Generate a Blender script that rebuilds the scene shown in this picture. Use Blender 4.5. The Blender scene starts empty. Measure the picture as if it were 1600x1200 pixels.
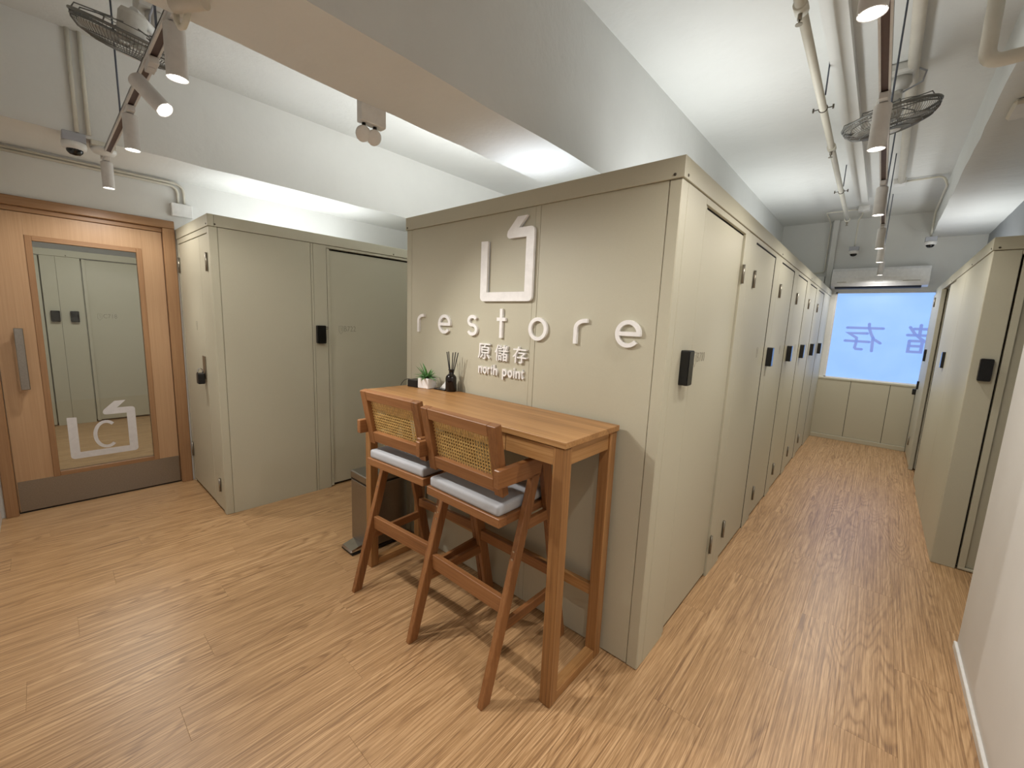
import bpy, bmesh, math, random
from mathutils import Vector, Matrix
random.seed(7)
S = bpy.context.scene
COL = S.collection
R = math.radians

# ------------------------------------------------------------------ camera, world, exposure
cam_d = bpy.data.cameras.new('camera'); cam = bpy.data.objects.new('camera', cam_d); COL.objects.link(cam)
S.camera = cam
CAM = Vector((0.6126, -1.5959, 1.4781)); YAW, PITCH, ROLL, FPX = 0.7200, 0.1482, 0.0417, 647.25
fw = Vector((-math.sin(YAW) * math.cos(PITCH), math.cos(YAW) * math.cos(PITCH), -math.sin(PITCH)))
rt = fw.cross(Vector((0, 0, 1))).normalized(); up = rt.cross(fw)
rt2 = rt * math.cos(ROLL) + up * math.sin(ROLL); up2 = up * math.cos(ROLL) - rt * math.sin(ROLL)
cam.matrix_world = Matrix(((rt2.x, up2.x, -fw.x, CAM.x), (rt2.y, up2.y, -fw.y, CAM.y), (rt2.z, up2.z, -fw.z, CAM.z), (0, 0, 0, 1)))
cam_d.sensor_width = 36; cam_d.lens = 36 * FPX / 1600; cam_d.clip_start = 0.02

w = bpy.data.worlds.new('world'); S.world = w; w.use_nodes = True
w.node_tree.nodes['Background'].inputs[0].default_value = (0.55, 0.7, 1, 1)
w.node_tree.nodes['Background'].inputs[1].default_value = 0.6
S.view_settings.view_transform = 'Standard'; S.view_settings.look = 'None'
S.view_settings.exposure = -0.75; S.view_settings.gamma = 1
S.cycles.use_denoising = True
S.cycles.max_bounces = 7; S.cycles.diffuse_bounces = 4; S.cycles.glossy_bounces = 2; S.cycles.transmission_bounces = 2
S.cycles.sample_clamp_indirect = 6
SPOT_W = 36; WIDE_W = 34; SPOT_COL = (1, 0.962, 0.91); UP_W = 9.0; UP_COL = (0.985, 1.0, 0.985)

# ------------------------------------------------------------------ dimensions (metres)
H = 2.10; CAPH = 0.076; ZC = 3.05
XL = -3.736; XA = -2.791; YA = -0.809       # left wall, left locker face, left locker front
XB = -1.726                                  # left edge of the sign block
XR = 1.049; YR = 2.248                       # right locker face / front
YE = 5.875; YB = -1.88; XW = 1.077; YW = 1.233; XRW = 1.40
BX0, BX1, BZ = -1.065, -0.69, 2.33           # main beam
LBX, LBZ = -3.14, 2.475                      # beam along left wall
RBX, RBZ = 0.91, 2.73                        # beam on the right

# ------------------------------------------------------------------ materials
def lin(r, g, b):
    f = lambda c: (c / 255 / 12.92) if c <= 10 else (((c / 255 + 0.055) / 1.055) ** 2.4)
    return (f(r), f(g), f(b), 1)
def newmat(name):
    m = bpy.data.materials.new(name); m.use_nodes = True
    n = m.node_tree.nodes; l = m.node_tree.links
    return m, n, l, n['Principled BSDF']
def tex(n, l, scale, detail=3, rough=0.55, vec=None, mul=(1, 1, 1), coord='Object', rnd=False):
    tc = n.new('ShaderNodeTexCoord'); mp = n.new('ShaderNodeMapping'); nz = n.new('ShaderNodeTexNoise')
    mp.inputs['Scale'].default_value = mul
    l.new(tc.outputs[coord], mp.inputs['Vector'])
    if rnd:
        oi = n.new('ShaderNodeObjectInfo'); mu = n.new('ShaderNodeVectorMath'); mu.operation = 'SCALE'
        cx = n.new('ShaderNodeCombineXYZ')
        for i in range(3): l.new(oi.outputs['Random'], cx.inputs[i])
        l.new(cx.outputs[0], mu.inputs[0]); mu.inputs['Scale'].default_value = 37.7
        l.new(mu.outputs[0], mp.inputs['Location'])
    nz.inputs['Scale'].default_value = scale; nz.inputs['Detail'].default_value = detail; nz.inputs['Roughness'].default_value = rough
    l.new(mp.outputs[0], nz.inputs['Vector'])
    return nz
def ramp(n, l, src, stops):
    r = n.new('ShaderNodeValToRGB'); e = r.color_ramp.elements
    while len(e) < len(stops): e.new(0.5)
    for i, (p, c) in enumerate(stops): e[i].position = p; e[i].color = c
    l.new(src, r.inputs['Fac']); return r
def bump(n, l, src, bs, strength=0.1, dist=0.002):
    b = n.new('ShaderNodeBump'); b.inputs['Strength'].default_value = strength; b.inputs['Distance'].default_value = dist
    l.new(src, b.inputs['Height']); l.new(b.outputs[0], bs.inputs['Normal']); return b
def plain(name, rgb, rough=0.5, metal=0.0, var=0.05, scale=30, bmp=0.0, bdist=0.001, coat=0):
    m, n, l, b = newmat(name)
    c = lin(*rgb); nz = tex(n, l, scale)
    lo = tuple(x * (1 - var) for x in c[:3]) + (1,); hi = tuple(min(1, x * (1 + var)) for x in c[:3]) + (1,)
    rp = ramp(n, l, nz.outputs['Fac'], [(0.3, lo), (0.7, hi)])
    l.new(rp.outputs[0], b.inputs['Base Color'])
    b.inputs['Roughness'].default_value = rough; b.inputs['Metallic'].default_value = metal
    if coat: b.inputs['Coat Weight'].default_value = coat
    if bmp: bump(n, l, nz.outputs['Fac'], b, bmp, bdist)
    return m
def plaster(name, rgb, amount=0.35):
    m, n, l, b = newmat(name)
    c = lin(*rgb); nz = tex(n, l, 2.2, 4, 0.6); fine = tex(n, l, 24, 2, 0.65)
    rp = ramp(n, l, nz.outputs['Fac'], [(0.3, tuple(x * 0.955 for x in c[:3]) + (1,)), (0.65, c)])
    l.new(rp.outputs[0], b.inputs['Base Color']); b.inputs['Roughness'].default_value = 0.75
    ad = n.new('ShaderNodeMath'); ad.operation = 'MULTIPLY_ADD'; ad.inputs[1].default_value = 0.25
    l.new(fine.outputs['Fac'], ad.inputs[0]); l.new(nz.outputs['Fac'], ad.inputs[2])
    bump(n, l, ad.outputs[0], b, amount, 0.02)
    return m
def wood(name, dark, mid, light, mul, rough=0.45, ring=9.0, rnd=True):
    """long-grained wood: rings from stretched noise plus fine fibres; mul is small along the grain"""
    m, n, l, b = newmat(name)
    base = tex(n, l, 1.0, 2, 0.45, mul=tuple(x * 5 for x in mul), rnd=rnd)
    fib = tex(n, l, 1.0, 4, 0.7, mul=tuple((x * 120 if x > .5 else x * 40) for x in mul), rnd=rnd)
    tone = tex(n, l, 1.0, 2, 0.5, mul=tuple(x * 1.6 for x in mul), rnd=rnd)
    mu = n.new('ShaderNodeMath'); mu.operation = 'MULTIPLY'; mu.inputs[1].default_value = ring * 6.2832
    sn = n.new('ShaderNodeMath'); sn.operation = 'SINE'
    l.new(base.outputs['Fac'], mu.inputs[0]); l.new(mu.outputs[0], sn.inputs[0])
    a = n.new('ShaderNodeMath'); a.operation = 'MULTIPLY_ADD'; a.inputs[1].default_value = 0.07; a.inputs[2].default_value = 0.02
    l.new(sn.outputs[0], a.inputs[0])
    c = n.new('ShaderNodeMath'); c.operation = 'MULTIPLY_ADD'; c.inputs[1].default_value = 0.85; l.new(fib.outputs['Fac'], c.inputs[0]); l.new(a.outputs[0], c.inputs[2])
    d = n.new('ShaderNodeMath'); d.operation = 'MULTIPLY_ADD'; d.inputs[1].default_value = 0.35; l.new(tone.outputs['Fac'], d.inputs[0]); l.new(c.outputs[0], d.inputs[2])
    rp = ramp(n, l, d.outputs[0], [(0.28, lin(*dark)), (0.56, lin(*mid)), (0.86, lin(*light))])
    l.new(rp.outputs[0], b.inputs['Base Color']); b.inputs['Roughness'].default_value = rough
    return m
def floor_mat():
    m, n, l, b = newmat('oak_vinyl_plank')
    # object coordinates of each plank, shifted per plank
    base = tex(n, l, 1.0, 1.0, 0.35, mul=(8.0, .8, 1), rnd=True)
    warp = tex(n, l, 1.0, 2, 0.6, mul=(22, 6, 1), rnd=True)
    fib = tex(n, l, 1.0, 3, 0.7, mul=(330, 7, 1), rnd=True)
    stre = tex(n, l, 1.0, 3, 0.6, mul=(150, 1.7, 1), rnd=True)
    tone = tex(n, l, 1.0, 2, 0.5, mul=(5, .6, 1), rnd=True)
    wv = n.new('ShaderNodeMath'); wv.operation = 'MULTIPLY_ADD'; wv.inputs[1].default_value = 0.05
    l.new(warp.outputs['Fac'], wv.inputs[0]); l.new(base.outputs['Fac'], wv.inputs[2])
    mu = n.new('ShaderNodeMath'); mu.operation = 'MULTIPLY'; mu.inputs[1].default_value = 135
    sn = n.new('ShaderNodeMath'); sn.operation = 'SINE'
    l.new(wv.outputs[0], mu.inputs[0]); l.new(mu.outputs[0], sn.inputs[0])
    sh = n.new('ShaderNodeMath'); sh.operation = 'POWER'; ab = n.new('ShaderNodeMath'); ab.operation = 'MULTIPLY_ADD'; ab.inputs[1].default_value = 0.5; ab.inputs[2].default_value = 0.5
    l.new(sn.outputs[0], ab.inputs[0]); l.new(ab.outputs[0], sh.inputs[0]); sh.inputs[1].default_value = 3.2
    def madd(src, k, prev):
        q = n.new('ShaderNodeMath'); q.operation = 'MULTIPLY_ADD'; q.inputs[1].default_value = k
        l.new(src, q.inputs[0])
        if prev is None: q.inputs[2].default_value = 0
        else: l.new(prev, q.inputs[2])
        return q.outputs[0]
    msk = ramp(n, l, tone.outputs['Fac'], [(0.46, (.12, .12, .12, 1)), (0.60, (1, 1, 1, 1))]); mm = n.new('ShaderNodeMath'); mm.operation = 'MULTIPLY'; l.new(sh.outputs[0], mm.inputs[0]); l.new(msk.outputs[0], mm.inputs[1])
    v = madd(mm.outputs[0], -0.12, None); v = madd(fib.outputs['Fac'], 0.58, v); v = madd(stre.outputs['Fac'], 0.62, v); v = madd(tone.outputs['Fac'], 0.12, v)
    rp = ramp(n, l, v, [(0.47, lin(130, 97, 66)), (0.63, lin(169, 132, 91)), (0.79, lin(202, 165, 123))])
    l.new(rp.outputs[0], b.inputs['Base Color']); b.inputs['Roughness'].default_value = 0.34
    b.inputs['Specular IOR Level'].default_value = 0.5
    return m
def emit(name, rgb, strength):
    m, n, l, b = newmat(name)
    b.inputs['Base Color'].default_value = (0.8, 0.8, 0.8, 1)
    b.inputs['Emission Color'].default_value = tuple(rgb) + (1,); b.inputs['Emission Strength'].default_value = strength
    return m
def glass_mat(name, tint=(0.93, 0.96, 0.95)):
    m, n, l, b = newmat(name); n.remove(b)
    out = n['Material Output']; mx = n.new('ShaderNodeMixShader'); tr = n.new('ShaderNodeBsdfTransparent'); gl = n.new('ShaderNodeBsdfGlossy')
    fr = n.new('ShaderNodeFresnel'); fr.inputs['IOR'].default_value = 1.5
    tr.inputs[0].default_value = tint + (1,); gl.inputs['Roughness'].default_value = 0.01
    l.new(fr.outputs[0], mx.inputs[0]); l.new(tr.outputs[0], mx.inputs[1]); l.new(gl.outputs[0], mx.inputs[2]); l.new(mx.outputs[0], out.inputs[0])
    return m
def pane_mat():
    """frosted window film lit by the daylight behind it"""
    m, n, l, b = newmat('frosted_window_film')
    b.inputs['Base Color'].default_value = (0.05, 0.06, 0.08, 1); b.inputs['Roughness'].default_value = 0.6
    nz = tex(n, l, 3, 3)
    rp = ramp(n, l, nz.outputs['Fac'], [(0.35, lin(140, 182, 248)), (0.7, lin(148, 190, 252))])
    l.new(rp.outputs[0], b.inputs['Emission Color']); b.inputs['Emission Strength'].default_value = 1.95
    return m

M = {}
M['plaster'] = plaster('white_plaster', (222, 222, 218), 0.25)
M['plaster_ceiling'] = plaster('rough_white_ceiling_paint', (220, 221, 218), 0.5)
M['wall_smooth'] = plaster('smooth_white_wall_paint', (220, 217, 213), 0.06)
M['wall_shaded'] = plaster('shaded_white_wall', (150, 153, 156), 0.06)  # white wall with its dim light put into a greyer colour
M['beige'] = plain('beige_powder_coat', (188, 183, 162), 0.5, 0, 0.015, 200, 0.03, 0.0005)
M['gap'] = plain('black_gap_shade', (22, 20, 18), 0.8)  # black standing in for the shade inside gaps and seams
M['floor'] = floor_mat()
M['screw'] = plain('dark_screw_steel', (95, 88, 78), 0.35, 0.8)
M['hinge'] = plain('brushed_hinge_steel', (150, 143, 130), 0.32, 0.9, 0.1, 90)
M['black'] = plain('black_plastic', (16, 16, 17), 0.38)
M['black_gloss'] = plain('black_gloss_plastic', (10, 10, 11), 0.15)
M['white_acrylic'] = plain('white_acrylic', (240, 238, 236), 0.35)
M['white_plastic'] = plain('white_plastic', (226, 225, 222), 0.4)
M['grey_plastic'] = plain('grey_plastic', (170, 172, 180), 0.5)
M['pvc'] = plain('cream_pvc_pipe', (214, 210, 196), 0.45, 0, 0.04, 12)
M['painted_pipe'] = plain('off_white_painted_pipe', (205, 198, 184), 0.5, 0, 0.06, 9, 0.2, 0.003)
M['lamp_white'] = plain('lamp_white_paint', (206, 202, 198), 0.45)
M['lamp_face'] = emit('lit_lamp_lens', (1, 0.96, 0.9), 14)
M['tube_face'] = emit('lit_led_tube', (0.9, 0.96, 1), 3)
M['track_inner'] = plain('copper_brown_track_channel', (92, 74, 70), 0.5, 0.3)
M['rod'] = plain('grey_steel_rod', (98, 104, 116), 0.4, 0.6)
M['fan_wire'] = plain('grey_fan_wire', (120, 119, 115), 0.4, 0.5)
M['fan_blade'] = plain('pale_fan_blade', (205, 202, 195), 0.4)
M['oak_x'] = wood('oak_table_grain_across', (112, 77, 43), (162, 117, 69), (190, 147, 97), (0.06, 1, 1), 0.42, 5)
M['oak_y'] = wood('oak_table_grain_deep', (108, 74, 41), (157, 113, 66), (184, 141, 92), (1, 0.06, 1), 0.42, 5)
M['oak_z'] = wood('oak_table_grain_upright', (92, 61, 33), (148, 104, 60), (176, 132, 83), (1, 1, 0.05), 0.42, 5)
M['teak_x'] = wood('reddish_teak_grain_across', (98, 62, 35), (138, 92, 54), (160, 112, 70), (0.08, 1, 1), 0.42, 3)
M['teak_z'] = wood('reddish_teak_grain_upright', (94, 59, 33), (134, 88, 50), (156, 108, 66), (1, 1, 0.08), 0.42, 3)
M['teak_y'] = wood('reddish_teak_grain_deep', (94, 59, 33), (134, 88, 50), (156, 108, 66), (1, 0.08, 1), 0.42, 3)
M['cane'] = plain('woven_cane', (212, 178, 112), 0.5, 0, 0.18, 60)
M['cushion'] = plain('pale_grey_cushion_fabric', (178, 180, 184), 0.7, 0, 0.04, 300, 0.15, 0.0006)
M['door_wood'] = wood('door_veneer', (164, 129, 94), (176, 141, 106), (186, 152, 117), (1, 1, 0.04), 0.4, 3)
M['door_frame'] = wood('door_frame_wood', (126, 92, 62), (148, 111, 77), (162, 125, 89), (1, 1, 0.05), 0.42, 3)
M['door_head'] = wood('door_head_wood', (126, 92, 62), (148, 111, 77), (162, 125, 89), (1, 0.05, 1), 0.42, 3)
M['steel'] = plain('brushed_stainless_steel', (152, 148, 142), 0.34, 1.0, 0.06, 120)
M['chrome'] = plain('polished_chrome', (205, 205, 205), 0.12, 1.0)
M['glass'] = glass_mat('door_glass')
M['etched'] = plain('etched_white_film', (206, 204, 204), 0.7)
M['pane'] = pane_mat()
M['film_grey'] = emit('grey_blue_film_letters', lin(122, 144, 210)[:3], 1.75)
M['film_grey'].node_tree.nodes['Principled BSDF'].inputs['Base Color'].default_value = (0.05, 0.05, 0.07, 1)
for k_ in ('lamp_face', 'tube_face', 'film_grey'): M[k_].cycles.emission_sampling = 'NONE'
M['print'] = plain('grey_print_ink', (138, 132, 117), 0.6)
M['leaf'] = plain('succulent_green', (92, 138, 80), 0.45, 0, 0.3, 25)
M['soil'] = plain('dark_soil', (50, 38, 28), 0.9, 0, 0.4, 120, 0.6, 0.004)
M['pot'] = plain('white_ceramic_pot', (236, 234, 232), 0.4)
M['amber'] = plain('dark_amber_glass', (18, 11, 9), 0.1)
M['reed'] = plain('black_reed_stick', (20, 18, 18), 0.7)
M['ac_white'] = plain('glossy_white_casing', (224, 225, 226), 0.22)

# ------------------------------------------------------------------ mesh helpers
class MB:
    def __init__(s): s.bm = bmesh.new()
    def box(s, x0, x1, y0, y1, z0, z1, bev=0.0):
        g = bmesh.ops.create_cube(s.bm, size=1)
        for v in g['verts']:
            v.co = Vector((x0 + (v.co.x + .5) * (x1 - x0), y0 + (v.co.y + .5) * (y1 - y0), z0 + (v.co.z + .5) * (z1 - z0)))
        if bev: s._bev(g['verts'], bev)
        return s
    def _bev(s, verts, bev, seg=1):
        es = list({e for v in verts for e in v.link_edges})
        bmesh.ops.bevel(s.bm, geom=es, offset=bev, segments=seg, affect='EDGES', profile=0.7)
    def hexa(s, pts, bev=0.0):
        """8 points: bottom ring of four then top ring of four"""
        vs = [s.bm.verts.new(p) for p in pts]
        for f in ((0, 3, 2, 1), (4, 5, 6, 7), (0, 1, 5, 4), (1, 2, 6, 5), (2, 3, 7, 6), (3, 0, 4, 7)):
            s.bm.faces.new([vs[i] for i in f])
        if bev: s._bev(vs, bev)
        return s
    def bar(s, p0, p1, w, h, upv=(0, 0, 1), bev=0.0):
        """square bar from p0 to p1; w along the side vector, h along the up vector"""
        p0, p1 = Vector(p0), Vector(p1); d = (p1 - p0).normalized(); u = Vector(upv)
        side = d.cross(u).normalized() * (w / 2); uu = side.cross(d).normalized() * (h / 2)
        r = lambda p: [p - side - uu, p + side - uu, p + side + uu, p - side + uu]
        return s.hexa(r(p0) + r(p1), bev)
    def cyl(s, p0, p1, r0, r1=None, seg=16, cap=True):
        r1 = r0 if r1 is None else r1
        p0, p1 = Vector(p0), Vector(p1); d = (p1 - p0).normalized()
        a = d.orthogonal().normalized(); b = d.cross(a)
        rings = []
        for p, r in ((p0, r0), (p1, r1)):
            rings.append([s.bm.verts.new(p + (a * math.cos(t) + b * math.sin(t)) * r) for t in (2 * math.pi * i / seg for i in range(seg))])
        for i in range(seg):
            j = (i + 1) % seg; f = s.bm.faces.new([rings[0][i], rings[0][j], rings[1][j], rings[1][i]]); f.smooth = True
        if cap:
            s.bm.faces.new(rings[0][::-1]); s.bm.faces.new(rings[1])
        return s
    def tube(s, pts, r, seg=10, closed=False, smooth=True):
        pts = [Vector(p) for p in pts]; n = len(pts); rings = []; prev = None
        for i, p in enumerate(pts):
            if closed: d = (pts[(i + 1) % n] - pts[i - 1]).normalized()
            else: d = (pts[min(i + 1, n - 1)] - pts[max(i - 1, 0)]).normalized()
            a = d.orthogonal().normalized() if prev is None else (prev - d * prev.dot(d)).normalized()
            prev = a; b = d.cross(a)
            rings.append([s.bm.verts.new(p + (a * math.cos(t) + b * math.sin(t)) * r) for t in (2 * math.pi * k / seg for k in range(seg))])
        for i in range(n if closed else n - 1):
            A, B = rings[i], rings[(i + 1) % n]
            for k in range(seg):
                f = s.bm.faces.new([A[k], A[(k + 1) % seg], B[(k + 1) % seg], B[k]]); f.smooth = smooth
        if not closed: s.bm.faces.new(rings[0][::-1]); s.bm.faces.new(rings[-1])
        return s
    def lathe(s, prof, c=(0, 0, 0), seg=24, smooth=True):
        c = Vector(c); rings = []
        for r, z in prof:
            if r < 1e-6: rings.append([s.bm.verts.new(c + Vector((0, 0, z)))] * seg)
            else: rings.append([s.bm.verts.new(c + Vector((r * math.cos(t), r * math.sin(t), z))) for t in (2 * math.pi * i / seg for i in range(seg))])
        for A, B in zip(rings, rings[1:]):
            for i in range(seg):
                j = (i + 1) % seg; q = []
                for v in (A[i], A[j], B[j], B[i]):
                    if v not in q: q.append(v)
                if len(q) > 2: f = s.bm.faces.new(q); f.smooth = smooth
        return s
    def prism(s, poly, fmap, d0, d1, bev=0):
        """poly: 2D outline; fmap(u, v, d) -> 3D point; extruded between depths d0 and d1"""
        a = [s.bm.verts.new(fmap(u, v, d0)) for u, v in poly]; b = [s.bm.verts.new(fmap(u, v, d1)) for u, v in poly]
        n = len(poly); s.bm.faces.new(a); s.bm.faces.new(b[::-1])
        for i in range(n): s.bm.faces.new([a[i], b[i], b[(i + 1) % n], a[(i + 1) % n]])
        return s
    def ribbon(s, pts, w, fmap, d0, d1, roundcap=False, closed=False):
        """flat stroke of width w along 2D points, extruded"""
        P = [Vector((p[0], p[1])) for p in pts]; n = len(P); Lf = []; Rt = []
        for i in range(n):
            if closed: d1_, d2_ = (P[i] - P[i - 1]).normalized(), (P[(i + 1) % n] - P[i]).normalized()
            else:
                d1_ = (P[i] - P[i - 1]).normalized() if i else (P[1] - P[0]).normalized()
                d2_ = (P[i + 1] - P[i]).normalized() if i < n - 1 else d1_
            t = (d1_ + d2_).normalized(); nn = Vector((-t.y, t.x)); k = w / 2 / max(0.35, nn.dot(Vector((-d1_.y, d1_.x))))
            Lf.append(P[i] + nn * k); Rt.append(P[i] - nn * k)
        rngs = range(n if closed else n - 1)
        vl = [[s.bm.verts.new(fmap(p.x, p.y, d)) for p in Lf] for d in (d0, d1)]; vr = [[s.bm.verts.new(fmap(p.x, p.y, d)) for p in Rt] for d in (d0, d1)]
        for i in rngs:
            j = (i + 1) % n
            for q in ((vl[0][i], vl[0][j], vr[0][j], vr[0][i]), (vl[1][i], vr[1][i], vr[1][j], vl[1][j]), (vl[0][i], vl[1][i], vl[1][j], vl[0][j]), (vr[0][i], vr[0][j], vr[1][j], vr[1][i])):
                s.bm.faces.new(q)
        if not closed:
            for i in (0, n - 1): s.bm.faces.new([vl[0][i], vr[0][i], vr[1][i], vl[1][i]])
            if roundcap:
                for p in (P[0], P[-1]):
                    s.prism([(p.x + w / 2 * math.cos(t), p.y + w / 2 * math.sin(t)) for t in (2 * math.pi * k / 14 for k in range(14))], fmap, d0, d1)
        return s
    def build(s, name, mat, parent=None, smooth=None):
        bmesh.ops.recalc_face_normals(s.bm, faces=s.bm.faces)
        o0 = origin(parent)
        if o0.length: bmesh.ops.translate(s.bm, verts=s.bm.verts, vec=-o0)
        me = bpy.data.meshes.new(name); s.bm.to_mesh(me); s.bm.free()
        if smooth:
            for p in me.polygons: p.use_smooth = True
        me.materials.append(M[mat] if isinstance(mat, str) else mat)
        o = bpy.data.objects.new(name, me); COL.objects.link(o)
        if parent is not None: o.parent = parent
        return o
def origin(o):
    v = Vector((0, 0, 0))
    while o is not None:
        v = v + o.location; o = o.parent
    return v
def tag(o, label=None, cat=None, group=None, kind=None):
    if label: o['label'] = label
    if cat: o['category'] = cat
    if group: o['group'] = group
    if kind: o['kind'] = kind
    return o
def thing(name, loc, label, cat, group=None, kind=None):
    o = bpy.data.objects.new(name, None); COL.objects.link(o); o.location = loc; o.empty_display_size = 0.1
    return tag(o, label, cat, group, kind)
def B(*a, bev=0.0): return MB().box(*a, bev=bev)
def copy_tree(o, parent=None):
    c = o.copy(); COL.objects.link(c); c.parent = parent
    for ch in list(o.children): copy_tree(ch, c)
    return c
def arc(cx, cy, rx, ry, a0, a1, n=14):
    return [(cx + rx * math.cos(R(a0 + (a1 - a0) * i / n)), cy + ry * math.sin(R(a0 + (a1 - a0) * i / n))) for i in range(n + 1)]
def textmesh(name, body, size, fmap, ext, mat, parent, offset=0.0, fit=None, label=None):
    """letters as a mesh part; fmap(u, v, d) maps text space into the scene; fit=(u0,u1,v0,v1)"""
    c = bpy.data.curves.new(name, 'FONT'); c.body = body; c.size = 1; c.extrude = 0.5; c.offset = offset; c.resolution_u = 3
    o = bpy.data.objects.new(name, c); COL.objects.link(o)
    me = bpy.data.meshes.new_from_object(o.evaluated_get(bpy.context.evaluated_depsgraph_get()))
    bpy.data.objects.remove(o); bpy.data.curves.remove(c)
    xs = [v.co.x for v in me.vertices]; ys = [v.co.y for v in me.vertices]
    x0, x1, y0, y1 = min(xs), max(xs), min(ys), max(ys); og = origin(parent)
    for v in me.vertices:
        if fit: u = fit[0] + (v.co.x - x0) / (x1 - x0) * (fit[1] - fit[0]); t = fit[2] + (v.co.y - y0) / (y1 - y0) * (fit[3] - fit[2])
        else: u, t = v.co.x * size, v.co.y * size
        v.co = Vector(fmap(u, t, (v.co.z + 0.5) * ext)) - og
    me.name = name; me.materials.clear(); me.materials.append(M[mat])
    bm = bmesh.new(); bm.from_mesh(me); bmesh.ops.recalc_face_normals(bm, faces=bm.faces); bm.to_mesh(me); bm.free()
    ob = bpy.data.objects.new(name, me); COL.objects.link(ob); ob.parent = parent
    if label: ob['label'] = label
    return ob
# face mappings: (u, v, d) with d pointing out of the surface
def face_y(y): return lambda u, v, d: (u, y - d, v)             # faces -Y (towards the camera hall)
def face_xp(x): return lambda u, v, d: (x + d, u, v)            # faces +X
def face_xn(x): return lambda u, v, d: (x - d, u, v)            # faces -X

# ================================================================== THE SETTING
floor = tag(B(-7.6, 2.0, -3.0, 6.2, -0.12, -0.0035).build('floor', 'floor'), 'floor of pale oak effect vinyl planks', kind='structure')
PW, PL = 0.184, 1.22
pm = B(-PW / 2 + .0002, PW / 2 - .0002, -PL / 2 + .0002, PL / 2 - .0002, -0.0034, 0, bev=0.0004)
pl0 = pm.build('plank', 'floor', floor); first = True
def in_view(x, y):
    a = (XL - .1 < x < XW + .05) and (YB - .1 < y < .1)
    b = (-.05 < x < XW + .35) and (0 <= y < YE + .2)
    c = (XA - .05 < x < XB + .1) and (0 <= y < 1.2)
    d = (-6.8 < x < XL + .1) and (-2.0 < y < -.4)
    return a or b or c or d
npl = 0
for i in range(-44, 9):
    off = ((i * 0.437) % 1.0) * PL
    for j in range(-4, 7):
        x = i * PW + .02; y = j * PL + off
        if any(in_view(x + dx, y + dy) for dx in (-.08, 0, .08) for dy in (-.55, 0, .55)) and YB - .62 < y:
            o = pl0 if npl == 0 else pl0.copy()
            if npl: COL.objects.link(o); o.parent = floor
            o.location = (x, y, 0); npl += 1
print('planks', npl)

ceiling = tag(B(-3.9, 2.0, -2.1, 6.2, ZC, ZC + .12).build('ceiling', 'plaster_ceiling'), 'white painted concrete ceiling', kind='structure')
def beam_mesh(x0, x1, y0, y1, z0, z1, wob=0.004, nseg=40):
    """a beam along Y whose lower arrises are slightly uneven plaster"""
    m = MB(); rings = []
    for k in range(nseg + 1):
        y = y0 + (y1 - y0) * k / nseg; j = lambda: random.uniform(-wob, wob)
        rings.append([m.bm.verts.new(p) for p in ((x0, y, z1), (x0 + j(), y, z0 + j()), (x1 + j(), y, z0 + j()), (x1, y, z1))])
    for a, b in zip(rings, rings[1:]):
        for q in range(3): m.bm.faces.new([a[q], a[q + 1], b[q + 1], b[q]])
    m.bm.faces.new(rings[0]); m.bm.faces.new(rings[-1][::-1])
    return m
beam_mesh(BX0, BX1, YB, YE, BZ, ZC + .01).build('beam', 'plaster_ceiling', ceiling)
beam_mesh(XL - .05, LBX, YB, YE, LBZ, ZC + .01).build('beam', 'plaster', ceiling)
beam_mesh(RBX, XRW + .2, YB, YE, RBZ, ZC + .01).build('beam', 'plaster_ceiling', ceiling)
# shallow flat trunking boxed along the ceiling of the corridor
m = MB(); m.box(.19, .245, -1.8, 4.75, ZC - .035, ZC); m.box(.245, .30, -1.8, 4.75, ZC - .055, ZC); m.build('ceiling_rib', 'plaster', ceiling)

# left wall with the door opening
DY0, DY1, DZ = -1.862, -0.822, 2.158
m = MB(); m.box(XL - .12, XL, DY1, YE + .1, 0, ZC); m.box(XL - .12, XL, YB - .1, DY0, 0, ZC); m.box(XL - .12, XL, DY0, DY1, DZ, ZC)
tag(m.build('wall_left', 'plaster'), 'white plaster wall around the wooden door', kind='structure')
tag(B(XL - .1, 2.0, YB - .12, YB, 0, ZC).build('wall_back', 'wall_smooth'), 'white wall behind the camera', kind='structure')
tag(MB().box(XW, XW + .5, YB - .1, YW, 0, ZC - .2, bev=.008).build('wall_right', 'wall_smooth'), 'white wall pier at the right edge', kind='structure')
tag(B(XRW, XRW + .1, YW - .2, YE + .1, 0, ZC).build('wall_right_inner', 'wall_shaded'), 'white wall behind the right lockers, its shade put into a grey colour', kind='structure')
tag(B(XW - .012, XW, YB, YW - .004, 0, .035, bev=.002).build('baseboard_right', 'white_plastic'), 'thin white skirting along the right wall', kind='structure')
# end wall with window opening
WX0, WX1, WZ0, WZ1 = .055, 1.38, .885, 2.085
m = MB(); m.box(-3.9, WX0, YE, YE + .2, 0, ZC); m.box(WX1, 2.0, YE, YE + .2, 0, ZC); m.box(WX0, WX1, YE, YE + .2, WZ1, ZC); m.box(WX0, WX1, YE, YE + .2, 0, WZ0)
wend = tag(m.build('wall_end', 'plaster'), 'white end wall around the frosted window', kind='structure')
for x0, x1 in ((.0, .371), (.376, .781), (.786, 1.03)):
    B(x0, x1, YE - .03, YE - .001, .062, WZ0 - .03, bev=.0015).build('panel', 'beige', wend)
B(0, 1.03, YE - .026, YE - .001, .05, WZ0 - .02).build('panel_backing', 'gap', wend)
B(0, 1.03, YE - .036, YE + .02, WZ0 - .028, WZ0 - .004, bev=.002).build('sill', 'beige', wend)
tag(B(0, 1.03, YE - .045, YE - .001, 0, .06, bev=.003).build('baseboard_end', 'beige'), 'beige skirting under the window panels', kind='structure')

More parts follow.
